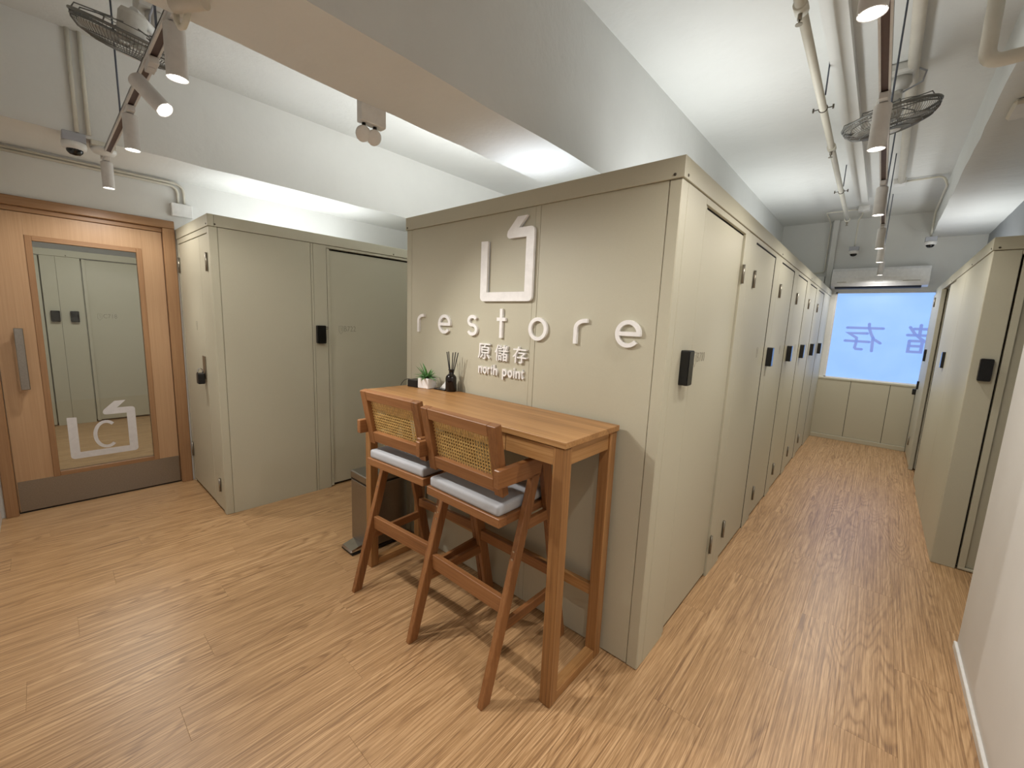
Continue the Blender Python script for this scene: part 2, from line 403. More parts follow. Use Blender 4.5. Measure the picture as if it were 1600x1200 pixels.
# window
win = thing('window_1', (.6, YE, WZ0), 'frosted window glowing pale blue with daylight', None, kind='structure')
m = MB(); m.box(WX0, WX0 + .02, YE + .01, YE + .06, WZ0, WZ1); m.box(WX1 - .02, WX1, YE + .01, YE + .06, WZ0, WZ1)
m.box(WX0, WX1, YE + .01, YE + .06, WZ0, WZ0 + .012); m.box(WX0, WX1, YE + .01, YE + .06, WZ1 - .02, WZ1); m.build('window_frame', 'white_plastic', win)
B(WX0, WX1, YE + .04, YE + .046, WZ0, WZ1).build('pane', 'pane', win)
fmw = face_y(YE + .0385)
cw = .033
m = MB()
for st in ([(.237, 1.597), (.615, 1.597)], [(.465, 1.655), (.470, 1.60), (.50, 1.52), (.535, 1.45), (.608, 1.40)], [(.525, 1.47), (.532, 1.29)],
           [(.461, 1.525), (.262, 1.522), (.352, 1.462), (.356, 1.40), (.348, 1.325), (.362, 1.308), (.425, 1.306)], [(.232, 1.416), (.494, 1.410)]):
    m.ribbon(st, cw, fmw, 0, .002, True)
m.build('film_character', 'film_grey', win)
m = MB()
for st in ([(.876, 1.625), (.93, 1.54), (1.0, 1.475), (1.06, 1.43)], [(.975, 1.655), (.975, 1.525)], [(.915, 1.605), (1.06, 1.605)], [(.862, 1.524), (1.1, 1.524)],
           [(.890, 1.45), (1.012, 1.45), (1.012, 1.31), (.890, 1.31), (.890, 1.45)], [(.890, 1.385), (1.012, 1.385)],
           [(1.14, 1.62), (1.24, 1.62)], [(1.14, 1.56), (1.24, 1.56)], [(1.14, 1.50), (1.24, 1.50)], [(1.15, 1.44), (1.23, 1.44), (1.23, 1.32), (1.15, 1.32), (1.15, 1.44)]):
    m.ribbon(st, cw, fmw, 0, .002, True)
m.build('film_character', 'film_grey', win)

# the wooden door
door = thing('door_1', (XL, (DY0 + DY1) / 2, 0), 'oak veneer door with tall glass panel and steel kick plate', None, kind='structure')
xf = XL + .022     # frame face
m = MB(); m.box(XL - .1, xf, DY0, DY0 + .06, 0, DZ - .0605, bev=.004); m.build('door_jamb', 'door_frame', door)
m = MB(); m.box(XL - .1, xf, DY1 - .075, DY1, 0, DZ - .0605, bev=.004); m.build('door_jamb', 'door_frame', door)
B(XL - .1, xf, DY0, DY1, DZ - .06, DZ, bev=.004).build('door_head', 'door_head', door)
B(XL - .08, XL - .006, DY0 + .06, DY1 - .075, DZ - .092, DZ - .06, bev=.003).build('door_stop', 'door_head', door)
LY0, LY1, LZ1 = DY0 + .064, DY1 - .079, DZ - .095
GY0, GY1, GZ0, GZ1 = -1.588, -1.06, .262, 1.888
xd0, xd1 = XL - .062, XL - .018
B(xd0, xd1, LY0, GY0 - .033, .012, LZ1, bev=.001).build('stile', 'door_wood', door)
B(xd0, xd1, GY1 + .033, LY1, .012, LZ1, bev=.001).build('stile', 'door_wood', door)
B(xd0, xd1, GY0 - .033, GY1 + .033, GZ1 + .032, LZ1).build('top_rail', 'door_wood', door)
B(xd0, xd1, GY0 - .033, GY1 + .033, .012, GZ0 - .032).build('bottom_rail', 'door_wood', door)
for a in ((GY0 - .033, GY0, GZ0 - .033, GZ1 + .033), (GY1, GY1 + .033, GZ0 - .033, GZ1 + .033)):
    B(xd0 - .002, xd1 + .004, a[0], a[1], a[2], a[3], bev=.002).build('glazing_bead', 'door_frame', door)
for a in ((GZ0 - .033, GZ0), (GZ1, GZ1 + .033)):
    B(xd0 - .002, xd1 + .0035, GY0, GY1, a[0], a[1], bev=.002).build('glazing_bead', 'door_head', door)
B(XL - .044, XL - .036, GY0, GY1, GZ0, GZ1).build('glass_pane', 'glass', door)
B(xd1, xd1 + .002, LY0 + .004, LY1 - .002, .014, .232).build('kick_plate', 'steel', door)
hd = B(xd1 + .045, xd1 + .062, -1.718, -1.676, .885, 1.302, bev=.003).build('pull_handle', 'steel', door)
for z in (.905, 1.28): B(xd1, xd1 + .05, -1.708, -1.686, z - .012, z + .012).build('handle_post', 'chrome', hd)
B(XL - .07, XL - .02, DY0 + .05, DY1 - .06, 0, .012).build('threshold', 'gap', door)
# etched mark on the glass
fg = face_xp(XL - .0355)
def logo(mb, fm, u0, v0, sx, sz, d0, d1):
    """open square with a folded flap at its upper right; u0,v0 lower left, unit size 0.356 x 0.404"""
    q = lambda u, v: (u0 + u * sx, v0 + v * sz)
    def rr(cx, cy, r, a0, a1): return [(cx + r * math.cos(R(a0 + (a1 - a0) * i / 5)), cy + r * math.sin(R(a0 + (a1 - a0) * i / 5))) for i in range(6)]
    out = [(0, .308)] + rr(.022, .022, .022, 180, 270) + rr(.334, .022, .022, 270, 360) + rr(.334, .329, .022, 0, 90) + [(.258, .351), (.309, .404), (.248, .404)] \
        + [(.184, .339)] + rr(.200, .324, .019, 145, 270) + [(.308, .305), (.308, .046), (.048, .046), (.048, .306)]
    mb.prism([q(*p) for p in out], fm, d0, d1)
m = MB(); logo(m, fg, -1.526, .333, .376 / .356, .415 / .404, 0, .0008); lg = m.build('etched_mark', 'etched', door)
m = MB(); m.ribbon(arc(-1.325, .495, .062, .098, 50, 310, 20), .022, fg, 0, .0008); m.build('etched_letter', 'etched', door)

# room beyond the door
RX = -6.75
tag(B(RX - .6, XL - .12, YB - .55, YB - .43, 0, ZC).build('wall_far_room_back', 'wall_smooth'), 'white wall of the room beyond the door', kind='structure')
tag(B(RX - .6, XL - .12, .8, .9, 0, ZC).build('wall_far_room_side', 'wall_smooth'), 'white side wall of the room beyond the door', kind='structure')
tag(B(RX - .7, RX - .6, YB - .5, .9, 0, ZC).build('wall_far_room_end', 'wall_smooth'), 'white end wall of the room beyond the door', kind='structure')
tag(B(RX - .7, XL - .12, YB - .55, .9, 2.7, 2.8).build('ceiling_far_room', 'plaster'), 'white ceiling of the room beyond the door', kind='structure')

# ================================================================== LOCKERS
def hinge(parent, fm, u, z0, z1, wd=.026):
    m = MB(); m.prism([(u - wd / 2, z0), (u + wd / 2, z0), (u + wd / 2, z1), (u - wd / 2, z1)], fm, 0, .003)
    p0, p1 = fm(u, z0, .006), fm(u, z1, .006); m.cyl(p0, p1, .0065, seg=10)
    m.build('hinge', 'hinge', parent)
def smart_lock(parent, fm, u0, u1, z0, z1, dep=.032, latch=None):
    r = .008; rr = lambda cx, cy, a: [(cx + r * math.cos(R(a + 30 * i)), cy + r * math.sin(R(a + 30 * i))) for i in range(4)]
    poly = rr(u0 + r, z0 + r, 180) + rr(u1 - r, z0 + r, 270) + rr(u1 - r, z1 - r, 0) + rr(u0 + r, z1 - r, 90)
    o = MB().prism(poly, fm, 0, dep).build('lock', 'black', parent)
    c = .004
    MB().prism([(u0 + c, z0 + c), (u1 - c, z0 + c), (u1 - c, z1 - c), (u0 + c, z1 - c)], fm, dep, dep + .0025).build('lock_face', 'black_gloss', o)
    if latch is not None:
        m = MB(); zc = z1 - .02
        m.tube([fm(latch[0], zc + .008, .012), fm(latch[1], zc + .008, .012), fm(latch[1], zc - .008, .012), fm(latch[0], zc - .008, .012)], .003, 6)
        m.build('lock_latch', 'screw', o)
    return o
def number_print(parent, fm, u, z, h, body, flip=False):
    """small outlined house mark and a locker number printed on a door; u is the left end as seen"""
    s = -1 if flip else 1
    m = MB(); q = h / .046
    ol = [(0, .02), (0, .046), (.03, .046), (.03, .004), (.014, -.014), (.0, .004), (0, .02)]
    m.ribbon([(u + s * a * q, z + b * q) for a, b in ol], .0022, fm, 0, .0006)
    m.ribbon([(u + s * a * q, z + b * q) for a, b in [(.010, .034), (.018, .034), (.018, .008)]], .0022, fm, 0, .0006)
    m.build('printed_mark', 'print', parent)
    if not body: return
    wdt = .105 * q * len(body) / 4 * .92
    textmesh('printed_number', body, 1, fm, .0006, 'print', parent, offset=-.012, fit=((u + s * .04 * q), (u + s * (.04 * q + wdt)), z + .006 * q, z + .046 * q))

ze, zt = H - CAPH, H
# ---- block with the sign: end panel facing the hall
TH = .03
ep = thing('locker_end_panel', (-.86, 0, 0), 'beige metal end panel of the central lockers carrying the white sign', 'locker panel')
B(XB, XB + .052, 0, .05, 0, ze - .001, bev=.003).build('corner_post', 'beige', ep)
B(-.05, 0, 0, .06, 0, ze - .001, bev=.004).build('corner_post', 'beige', ep)
B(XB + .0532, -.6818, .002, TH, .004, ze - .001, bev=.0012).build('panel', 'beige', ep)
B(-.6808, -.6522, .0008, TH, .004, ze - .001, bev=.0012).build('joint_strip', 'beige', ep)
B(-.6512, -.0512, .002, TH, .004, ze - .001, bev=.0012).build('panel', 'beige', ep)
B(XB + .01, -.01, .02, TH + .01, 0.002, ze - .003).build('panel_backing', 'gap', ep)

def cap(name, loc, label, pieces, screws):
    t = thing(name, loc, label, 'cornice')
    for a in pieces: B(*a, bev=.0015).build('cornice_strip', 'beige', t)
    for p, d in screws:
        MB().cyl(p, Vector(p) + Vector(d) * .003, .006, .004, seg=10).build('screw', 'screw', t)
    return t
ze, zt = H - CAPH, H
scr = [((-.03, -.006, ze + .014), (0, -1, 0)), ((XB + .012, -.006, ze + .014), (0, -1, 0))]
for y in (.03, 1.98, 3.65, 5.3): scr.append(((.006, y, ze + .014), (1, 0, 0)))
cap('cornice_moulding', (-.86, 2.9, ze), 'beige cornice strip running round the top of the central locker block',
    [(XB - .006, .006, -.006, .03, ze, zt), (-.03, .006, .0305, YE, ze, zt), (XB - .006, XB + .03, .0305, YE, ze, zt)], scr)

fxc = face_xp(0.0)
units = [  # y0, door y0, door y1, unit end, hinge y, lock (y0,y1), label bits
    (.061, .285, .953, 1.08, .965, (.155, .215), 'first beige corridor locker beside the sign panel, with black lock and printed number B700'),
    (1.08, 1.212, 1.800, 1.967, 1.237, (1.905, 1.965), 'second beige corridor locker from the sign panel, hinged back to back with the first'),
    (1.967, 2.055, 2.632, 2.827, 2.075, (2.765, 2.825), 'third beige corridor locker from the sign panel'),
    (2.827, 2.862, 3.444, 3.617, 2.895, (3.555, 3.615), 'fourth beige corridor locker from the sign panel'),
    (3.617, 3.684, 4.232, 4.414, 3.705, (4.352, 4.412), 'fifth beige corridor locker from the sign panel'),
    (4.414, 4.44, 5.04, 5.207, 4.48, (5.145, 5.205), 'sixth beige corridor locker, farthest from the sign panel'),
]
for k, (y0, d0, d1, y1, hy, lk, lab) in enumerate(units):
    t = thing('storage_locker', (-.86, (y0 + y1) / 2, 0), lab, 'locker', 'lockers along the right side of the central block')
    B(XB, -.035, y0 + .001, y1 - .001, .03, ze - .003).build('body', 'beige', t)
    B(-.035, -.0, y0 + .0005, d0 - .004, 0, ze - .002, bev=.0015).build('frame_post', 'beige', t)
    gp = .004 if k == 0 else .011
    B(-.035, -.0, d1 + gp, y1 - .0005, 0, ze - .002, bev=.0015).build('frame_post', 'beige', t)
    B(-.035, -.0, d0 - .004, d1 + gp, 1.996, ze - .002, bev=.001).build('frame_head', 'beige', t)
    B(-.034, -.026, d0 - .004, d1 + gp, .0, 1.996).build('door_rebate', 'gap', t)
    rec = .012 if k == 0 else .003
    xs = -rec - .002 if k == 0 else -.0015
    B(-.0255, xs, d1 + gp - .0018, d1 + gp + .0002, .004, 1.996).build('door_gap_shade', 'gap', t)  # thin black strips painting the shade inside the door gap
    B(-.0255, xs, d0 - .004, d1 + gp, 1.9905, 1.9962).build('door_gap_shade', 'gap', t)
    dz = d0 + (.012 if k == 0 else 0)
    dr = B(-.025, -rec, dz, d1, .018, 1.988, bev=.002).build('door', 'beige', t)
    if k == 0: B(-.025, -.001, d0, d0 + .010, .012, 1.990, bev=.001).build('door_edge_strip', 'beige', t)
    hinge(t, fxc, hy, 1.738, 1.838); hinge(t, fxc, hy, .15, .262)
    if k == 0:
        smart_lock(t, fxc, lk[0], lk[1], 1.245, 1.392, .034, latch=(lk[1] - .002, lk[1] + .03))
        number_print(t, face_xp(-.0118), .36, 1.325, .05, 'B700')
    else:
        smart_lock(t, fxc, lk[0], lk[1], 1.235, 1.372, .034)
        number_print(t, face_xp(-.0028), d1 - .22, 1.325, .05, '')
t = thing('filler_panel', (0, 5.5, 0), 'plain beige filler panel between the last corridor locker and the window wall', 'panel')
B(XB, -.035, 5.209, YE - .003, .03, ze - .003).build('body', 'beige', t)
B(-.034, -.0005, 5.209, YE - .002, 0, ze - .002, bev=.002).build('panel', 'beige', t)

# ---- left block
fy = face_y(YA); fa = face_xp(XA)
t = thing('storage_locker', (-3.26, -.48, 0), 'narrow double leaf beige locker beside the wooden door, with hasp and padlock', 'locker')
B(XL + .002, XA - .036, YA + .036, -.158, .02, ze - .003).build('body', 'beige', t)
B(XL + .001, -3.70, YA, YA + .035, 0, ze, bev=.001).build('frame_post', 'beige', t)
B(-2.845, XA, YA, YA + .05, 0, ze, bev=.004).build('corner_post', 'beige', t)
B(-3.70, -2.845, YA, YA + .035, 1.985, ze - .002, bev=.001).build('frame_head', 'beige', t)
B(-3.70, -2.845, YA + .02, YA + .034, 0, 1.985).build('door_rebate', 'gap', t)
dl = B(-3.697, -3.062, YA + .002, YA + .03, .022, 1.980, bev=.0015).build('door', 'beige', t)
dr = B(-3.058, -2.85, YA + .002, YA + .03, .016, 1.980, bev=.0015).build('door', 'beige', t)
hinge(t, fy, -3.69, 1.76, 1.88); hinge(t, fy, -3.69, .23, .35); hinge(t, fy, -2.872, 1.735, 1.858); hinge(t, fy, -2.90, .15, .25)
hs = MB().prism([(-3.16, .965), (-3.085, .965), (-3.085, 1.135), (-3.16, 1.135)], face_y(YA + .002), 0, .006).build('hasp', 'hinge', t)
m = MB(); m.box(-3.155, -3.10, YA - .05, YA - .008, .93, 1.01, bev=.004); m.build('padlock', 'black', t)
MB().tube([(-3.128, YA - .03 + .017 * math.cos(a), 1.01 + .035 * math.sin(a)) for a in (math.pi * i / 10 for i in range(11))], .004, 8).build('padlock_shackle', 'chrome', t)
number_print(t, face_y(YA + .002), -3.30, 1.335, .05, '')
B(XA - .035, XA - .0005, YA + .051, -.158, 0, ze - .002, bev=.0012).build('side_panel', 'beige', t)

t = thing('storage_locker', (-3.26, .35, 0), 'beige locker numbered B722 beside the gap behind the counter, with flat black lock', 'locker')
B(XL + .002, XA - .062, -.155, .915, .02, ze - .003).build('body', 'beige', t)
B(XA - .06, XA - .0005, -.155, -.138, 0, ze - .002, bev=.0012).build('joint_strip', 'beige', t)
B(XA - .06, XA, -.136, -.032, 0, ze - .002, bev=.0012).build('frame_post', 'beige', t)
B(XA - .06, XA - .004, -.028, -.006, .008, 1.998, bev=.001).build('door_edge_strip', 'beige', t)
B(XA - .055, XA - .014, -.004, .76, .022, 1.988, bev=.002).build('door', 'beige', t)
B(XA - .06, XA, -.032, .80, 2.002, ze - .002, bev=.001).build('frame_head', 'beige', t)
B(XA - .06, XA - .045, -.032, .80, 0, 2.002).build('door_rebate', 'gap', t)
B(XA - .06, XA, .765, .915, 0, ze - .002, bev=.0012).build('frame_post', 'beige', t)
smart_lock(t, fa, -.129, -.060, 1.243, 1.388, .03, latch=(-.062, -.036))
number_print(t, face_xp(XA - .0138), .068, 1.335, .05, 'B722')
t = thing('storage_locker', (-3.26, 1.5, 0), 'beige locker hidden behind the sign block, next after the one numbered B722', 'locker')
B(XL + .002, XA - .036, .917, 2.1, .02, ze - .003).build('body', 'beige', t)
B(XA - .035, XA, .917, 1.05, 0, ze - .002, bev=.001).build('frame_post', 'beige', t)
B(XA - .035, XA - .006, 1.055, 1.85, .02, ze - .03, bev=.0015).build('door', 'beige', t)
B(XA - .035, XA, 1.855, 2.1, 0, ze - .002, bev=.001).build('frame_post', 'beige', t)
cap('cornice_moulding', (-3.26, .6, ze), 'beige cornice strip on top of the lockers beside the wooden door',
    [(XL + .002, XA + .006, YA - .006, YA + .03, ze, zt), (XA - .03, XA + .006, YA + .0305, 2.1, ze, zt)],
    [((XA - .03, YA - .006, ze + .014), (0, -1, 0)), ((XA + .006, YA + .035, ze + .014), (1, 0, 0)), ((XA + .006, .58, ze + .014), (1, 0, 0))])

# ---- right block
fn = face_xn(XR); fyr = face_y(YR)
t = thing('storage_locker', (1.22, 2.75, 0), 'beige corner locker nearest the white wall pier, with flat black lock facing the hall', 'locker')
B(XR + .036, XRW - .004, YR + .05, 3.24, .02, ze - .003).build('body', 'beige', t)
B(XR, 1.166, YR, YR + .045, 0, ze - .002, bev=.003).build('corner_post', 'beige', t)
B(1.176, 1.208, YR + .004, YR + .045, .012, ze - .03, bev=.001).build('door_edge_strip', 'beige', t)
B(1.208, XRW - .004, YR + .030, YR + .048, .02, ze - .03, bev=.0015).build('door', 'beige', t)
B(1.166, XRW - .004, YR, YR + .045, ze - .028, ze - .002).build('frame_head', 'beige', t)
B(1.166, XRW - .004, YR + .046, YR + .052, 0, ze - .03).build('door_rebate', 'gap', t)
B(1.176, XRW - .004, YR + .002, YR + .03, .006, .02, bev=.001).build('bottom_rail', 'beige', t)
B(XR, XR + .034, YR + .046, 3.24, 0, ze - .002, bev=.0015).build('side_panel', 'beige', t)
smart_lock(t, fyr, 1.086, 1.143, 1.238, 1.376, .03)
t = thing('storage_locker', (1.22, 3.9, 0), 'second beige locker on the right side of the corridor, with slim black lock', 'locker')
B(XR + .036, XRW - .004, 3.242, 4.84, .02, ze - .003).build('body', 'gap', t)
B(XR, XR + .034, 3.242, 3.90, 0, ze - .002, bev=.0015).build('frame_post', 'beige', t)
B(XR + .004, XR + .034, 3.905, 4.36, .012, ze - .012, bev=.0015).build('door', 'beige', t)
smart_lock(t, fn, 3.62, 3.69, 1.235, 1.375, .018)
t = thing('storage_locker', (1.22, 5.35, 0), 'last beige locker on the right, against the frosted window, with hasp', 'locker')
B(XR + .03, XRW - .004, 4.845, YE - .065, .02, ze - .003).build('body', 'beige', t)
B(1.031, 1.066, 4.842, 4.875, .004, ze - .004, bev=.0015).build('frame_post', 'beige', t)
B(1.033, XR + .029, 4.88, YE - .064, .02, ze - .004, bev=.0015).build('door', 'beige', t)
f3 = face_xn(1.033)
hinge(t, f3, 5.45, 1.86, 1.97); hinge(t, f3, 5.45, .17, .28)
smart_lock(t, f3, 5.33, 5.38, 1.22, 1.36, .02)
MB().prism([(5.56, .86), (5.60, .86), (5.60, .96), (5.56, .96)], f3, 0, .02).build('hasp', 'black', t)
B(.985, 1.02, 5.56, 5.60, .79, .86, bev=.004).build('padlock', 'black', t)
cap('cornice_moulding', (1.22, 4.0, ze), 'beige cornice strip on top of the lockers on the right side of the corridor',
    [(XR - .006, XRW - .004, YR - .006, YR + .03, ze, zt), (XR - .006, XR + .03, YR + .0305, YE - .065, ze, zt)],
    [((XR + .022, YR - .006, ze + .014), (0, -1, 0)), ((XR - .006, YR + .03, ze + .014), (-1, 0, 0)), ((XR - .006, 3.0, ze + .014), (-1, 0, 0)), ((XR - .006, 4.2, ze + .014), (-1, 0, 0))])

# ---- lockers beyond the door
fc = face_xp(RX)
t = thing('storage_locker', (RX, -.7, 0), 'beige locker numbered C718 seen through the door glass, with black lock', 'locker')
B(RX - .5, RX - .06, -1.419, .7, .02, ze - .003).build('body', 'beige', t)
B(RX - .06, RX, -1.42, -1.218, .0, ze - .002, bev=.001).build('frame_post', 'beige', t)
B(RX - .06, RX - .004, -1.205, -1.175, .012, ze - .01, bev=.001).build('door_edge_strip', 'beige', t)
B(RX - .06, RX - .022, -1.175, .6, .02, ze - .01, bev=.001).build('door', 'beige', t)
smart_lock(t, fc, -1.345, -1.27, 1.26, 1.39, .03)
number_print(t, face_xp(RX - .0215), -1.11, 1.305, .06, 'C718')
t = thing('storage_locker', (RX, -1.9, 0), 'beige locker beside the one numbered C718 seen through the door glass', 'locker')
B(RX - .5, RX - .06, -2.3, -1.423, .02, ze - .003).build('body', 'beige', t)
B(RX - .06, RX, -1.545, -1.422, .0, ze - .002, bev=.001).build('frame_post', 'beige', t)
B(RX - .06, RX - .004, -1.60, -1.557, .012, ze - .01, bev=.001).build('door_edge_strip', 'beige', t)
B(RX - .06, RX - .022, -2.28, -1.60, .02, ze - .01, bev=.001).build('door', 'beige', t)
smart_lock(t, fc, -1.505, -1.428, 1.26, 1.39, .03)
cap('cornice_moulding', (RX, -.8, ze), 'beige cornice strip on the lockers seen through the door glass',
    [(RX - .03, RX + .006, -2.3, .7, ze, zt)], [((RX + .006, -1.33, ze + .014), (1, 0, 0))])

# ================================================================== SIGN
f0 = face_y(.002)
sg = thing('wall_logo', (-.85, 0, 1.58), 'white raised open square emblem with a folded flap above the lettering', 'emblem')
m = MB(); logo(m, f0, -1.028, 1.582, 1, 1, .004, .018); m.build('emblem_plate', 'white_acrylic', sg)
m = MB(); logo(m, f0, -1.026, 1.584, .99, .99, 0, .004); m.build('emblem_spacer', 'grey_plastic', sg)
sg = thing('wall_lettering', (-.86, 0, 1.39), 'row of seven widely spaced white raised lowercase letters under the emblem', 'lettering')
Z0, XH, SW = 1.394, .112, .0175
zc_ = Z0 + XH / 2; rad = XH / 2 - SW / 2
def put(strokes):
    m = MB()
    for q_, (st, cl) in enumerate(strokes): m.ribbon(st, SW, f0, 0, .014 - .0004 * q_, closed=cl)
    return m.build('letter', 'white_acrylic', sg)
def r_(x): return [([(x, Z0), (x, Z0 + XH * .62)] + [(x + .05 - .05 * math.cos(R(a)), Z0 + XH * .62 + (XH * .38 - SW / 2) * math.sin(R(a))) for a in (15, 30, 45, 60, 75, 90, 100)], False)]
def e_(x): return [(arc(x, zc_, rad, rad, -9, 318, 30), False), ([(x - rad + .004, zc_), (x + rad + .006, zc_)], False)]
put(r_(-1.587)); put(e_(-1.331))
sx = -1.089
put([(arc(sx, zc_ + .0265, .030, .0235, 25, 260, 14) + arc(sx, zc_ - .0215, .032, .0255, 85, -160, 14), False)])
put([([(-.872, Z0), (-.872, Z0 + .15)], False), ([(-.902, Z0 + .096), (-.842, Z0 + .096)], False)])
put([(arc(-.630, zc_, rad, rad, 0, 345, 30), True)])
put(r_(-.415)); put(e_(-.163))
sg = thing('wall_lettering', (-.86, 0, 1.27), 'row of three small white raised Chinese characters', 'lettering')
for ch, a, b in (('原', -1.035, -.945), ('儲', -.907, -.817), ('存', -.781, -.691)):
    textmesh('character', ch, 1, f0, .014, 'white_acrylic', sg, offset=.005, fit=(a, b, 1.274, 1.358))
sg = thing('wall_lettering', (-.86, 0, 1.19), 'two small white raised lowercase words just above the counter', 'lettering')
adv = {'n': .60, 'o': .63, 'r': .38, 't': .34, 'h': .60, 'p': .64, 'i': .26, ' ': .95}
def word(s, u0, u1):
    tot = sum(adv[q] for q in s); k = (u1 - u0) / tot; u = u0
    ext = {'n': (0, .50), 'o': (-.01, .51), 'r': (0, .50), 't': (0, .64), 'h': (0, .70), 'p': (-.20, .51), 'i': (0, .68)}
    for q in s:
        wq = adv[q] * k; lo, hi = ext[q]; zk = .078
        gap = .06 * k
        textmesh('letter', q, 1, f0, .012, 'white_acrylic', sg, offset=.02, fit=(u + gap, u + wq - gap, 1.194 + lo * zk, 1.194 + hi * zk)); u += wq
word('north', -1.035, -.885); word('point', -.856, -.704)

# ================================================================== COUNTER TABLE
TX0, TX1, TY0, TY1, TZ = -1.532, -.160, -.418, -.020, 1.070
t = thing('counter_table', ((TX0 + TX1) / 2, (TY0 + TY1) / 2, 0), 'tall narrow oak counter table standing against the sign panel', 'table')
B(TX0, TX1, TY0, TY1, TZ - .024, TZ, bev=.0015).build('tabletop', 'oak_x', t)
LG = .05; ix = .006
for x in (TX0 + ix, TX1 - ix - LG):
    for y in (TY0 + ix, TY1 - ix - LG): B(x, x + LG, y, y + LG, 0, TZ - .026, bev=.003).build('leg', 'oak_z', t)
az0, az1 = TZ - .098, TZ - .026
xa, xb = TX0 + ix + LG, TX1 - ix - LG
js = [xa + .0, xa + .34, xa + .66, -.452, xb]
B(xa, -.9105, TY0 + .012, TY0 + .03, az0, az1 - .004, bev=.001).build('drawer_front', 'oak_x', t)
B(-.9085, -.4535, TY0 + .012, TY0 + .03, az0, az1 - .004, bev=.001).build('drawer_front', 'oak_x', t)
B(-.4515, xb, TY0 + .012, TY0 + .03, az0, az1 - .004, bev=.001).build('apron', 'oak_x', t)
B(xa, xb, TY0 + .031, TY0 + .05, az0 + .01, az1).build('drawer_rail', 'oak_x', t)
for x in (TX0 + ix + .012, TX1 - ix - .03): B(x, x + .02, TY0 + ix + LG, TY1 - ix - LG, az0, az1, bev=.001).build('apron', 'oak_y', t)
B(xa, xb, TY1 - .04, TY1 - .02, az0, az1, bev=.001).build('apron', 'oak_x', t)
for x in (TX0 + ix, TX1 - ix - LG): B(x + .003, x + LG - .003, TY0 + ix + LG, TY1 - ix - LG, 0, .042, bev=.002).build('floor_rail', 'oak_y', t)
B(xa, xb, TY1 - .045, TY1 - .02, .285, .335, bev=.002).build('back_stretcher', 'oak_x', t)

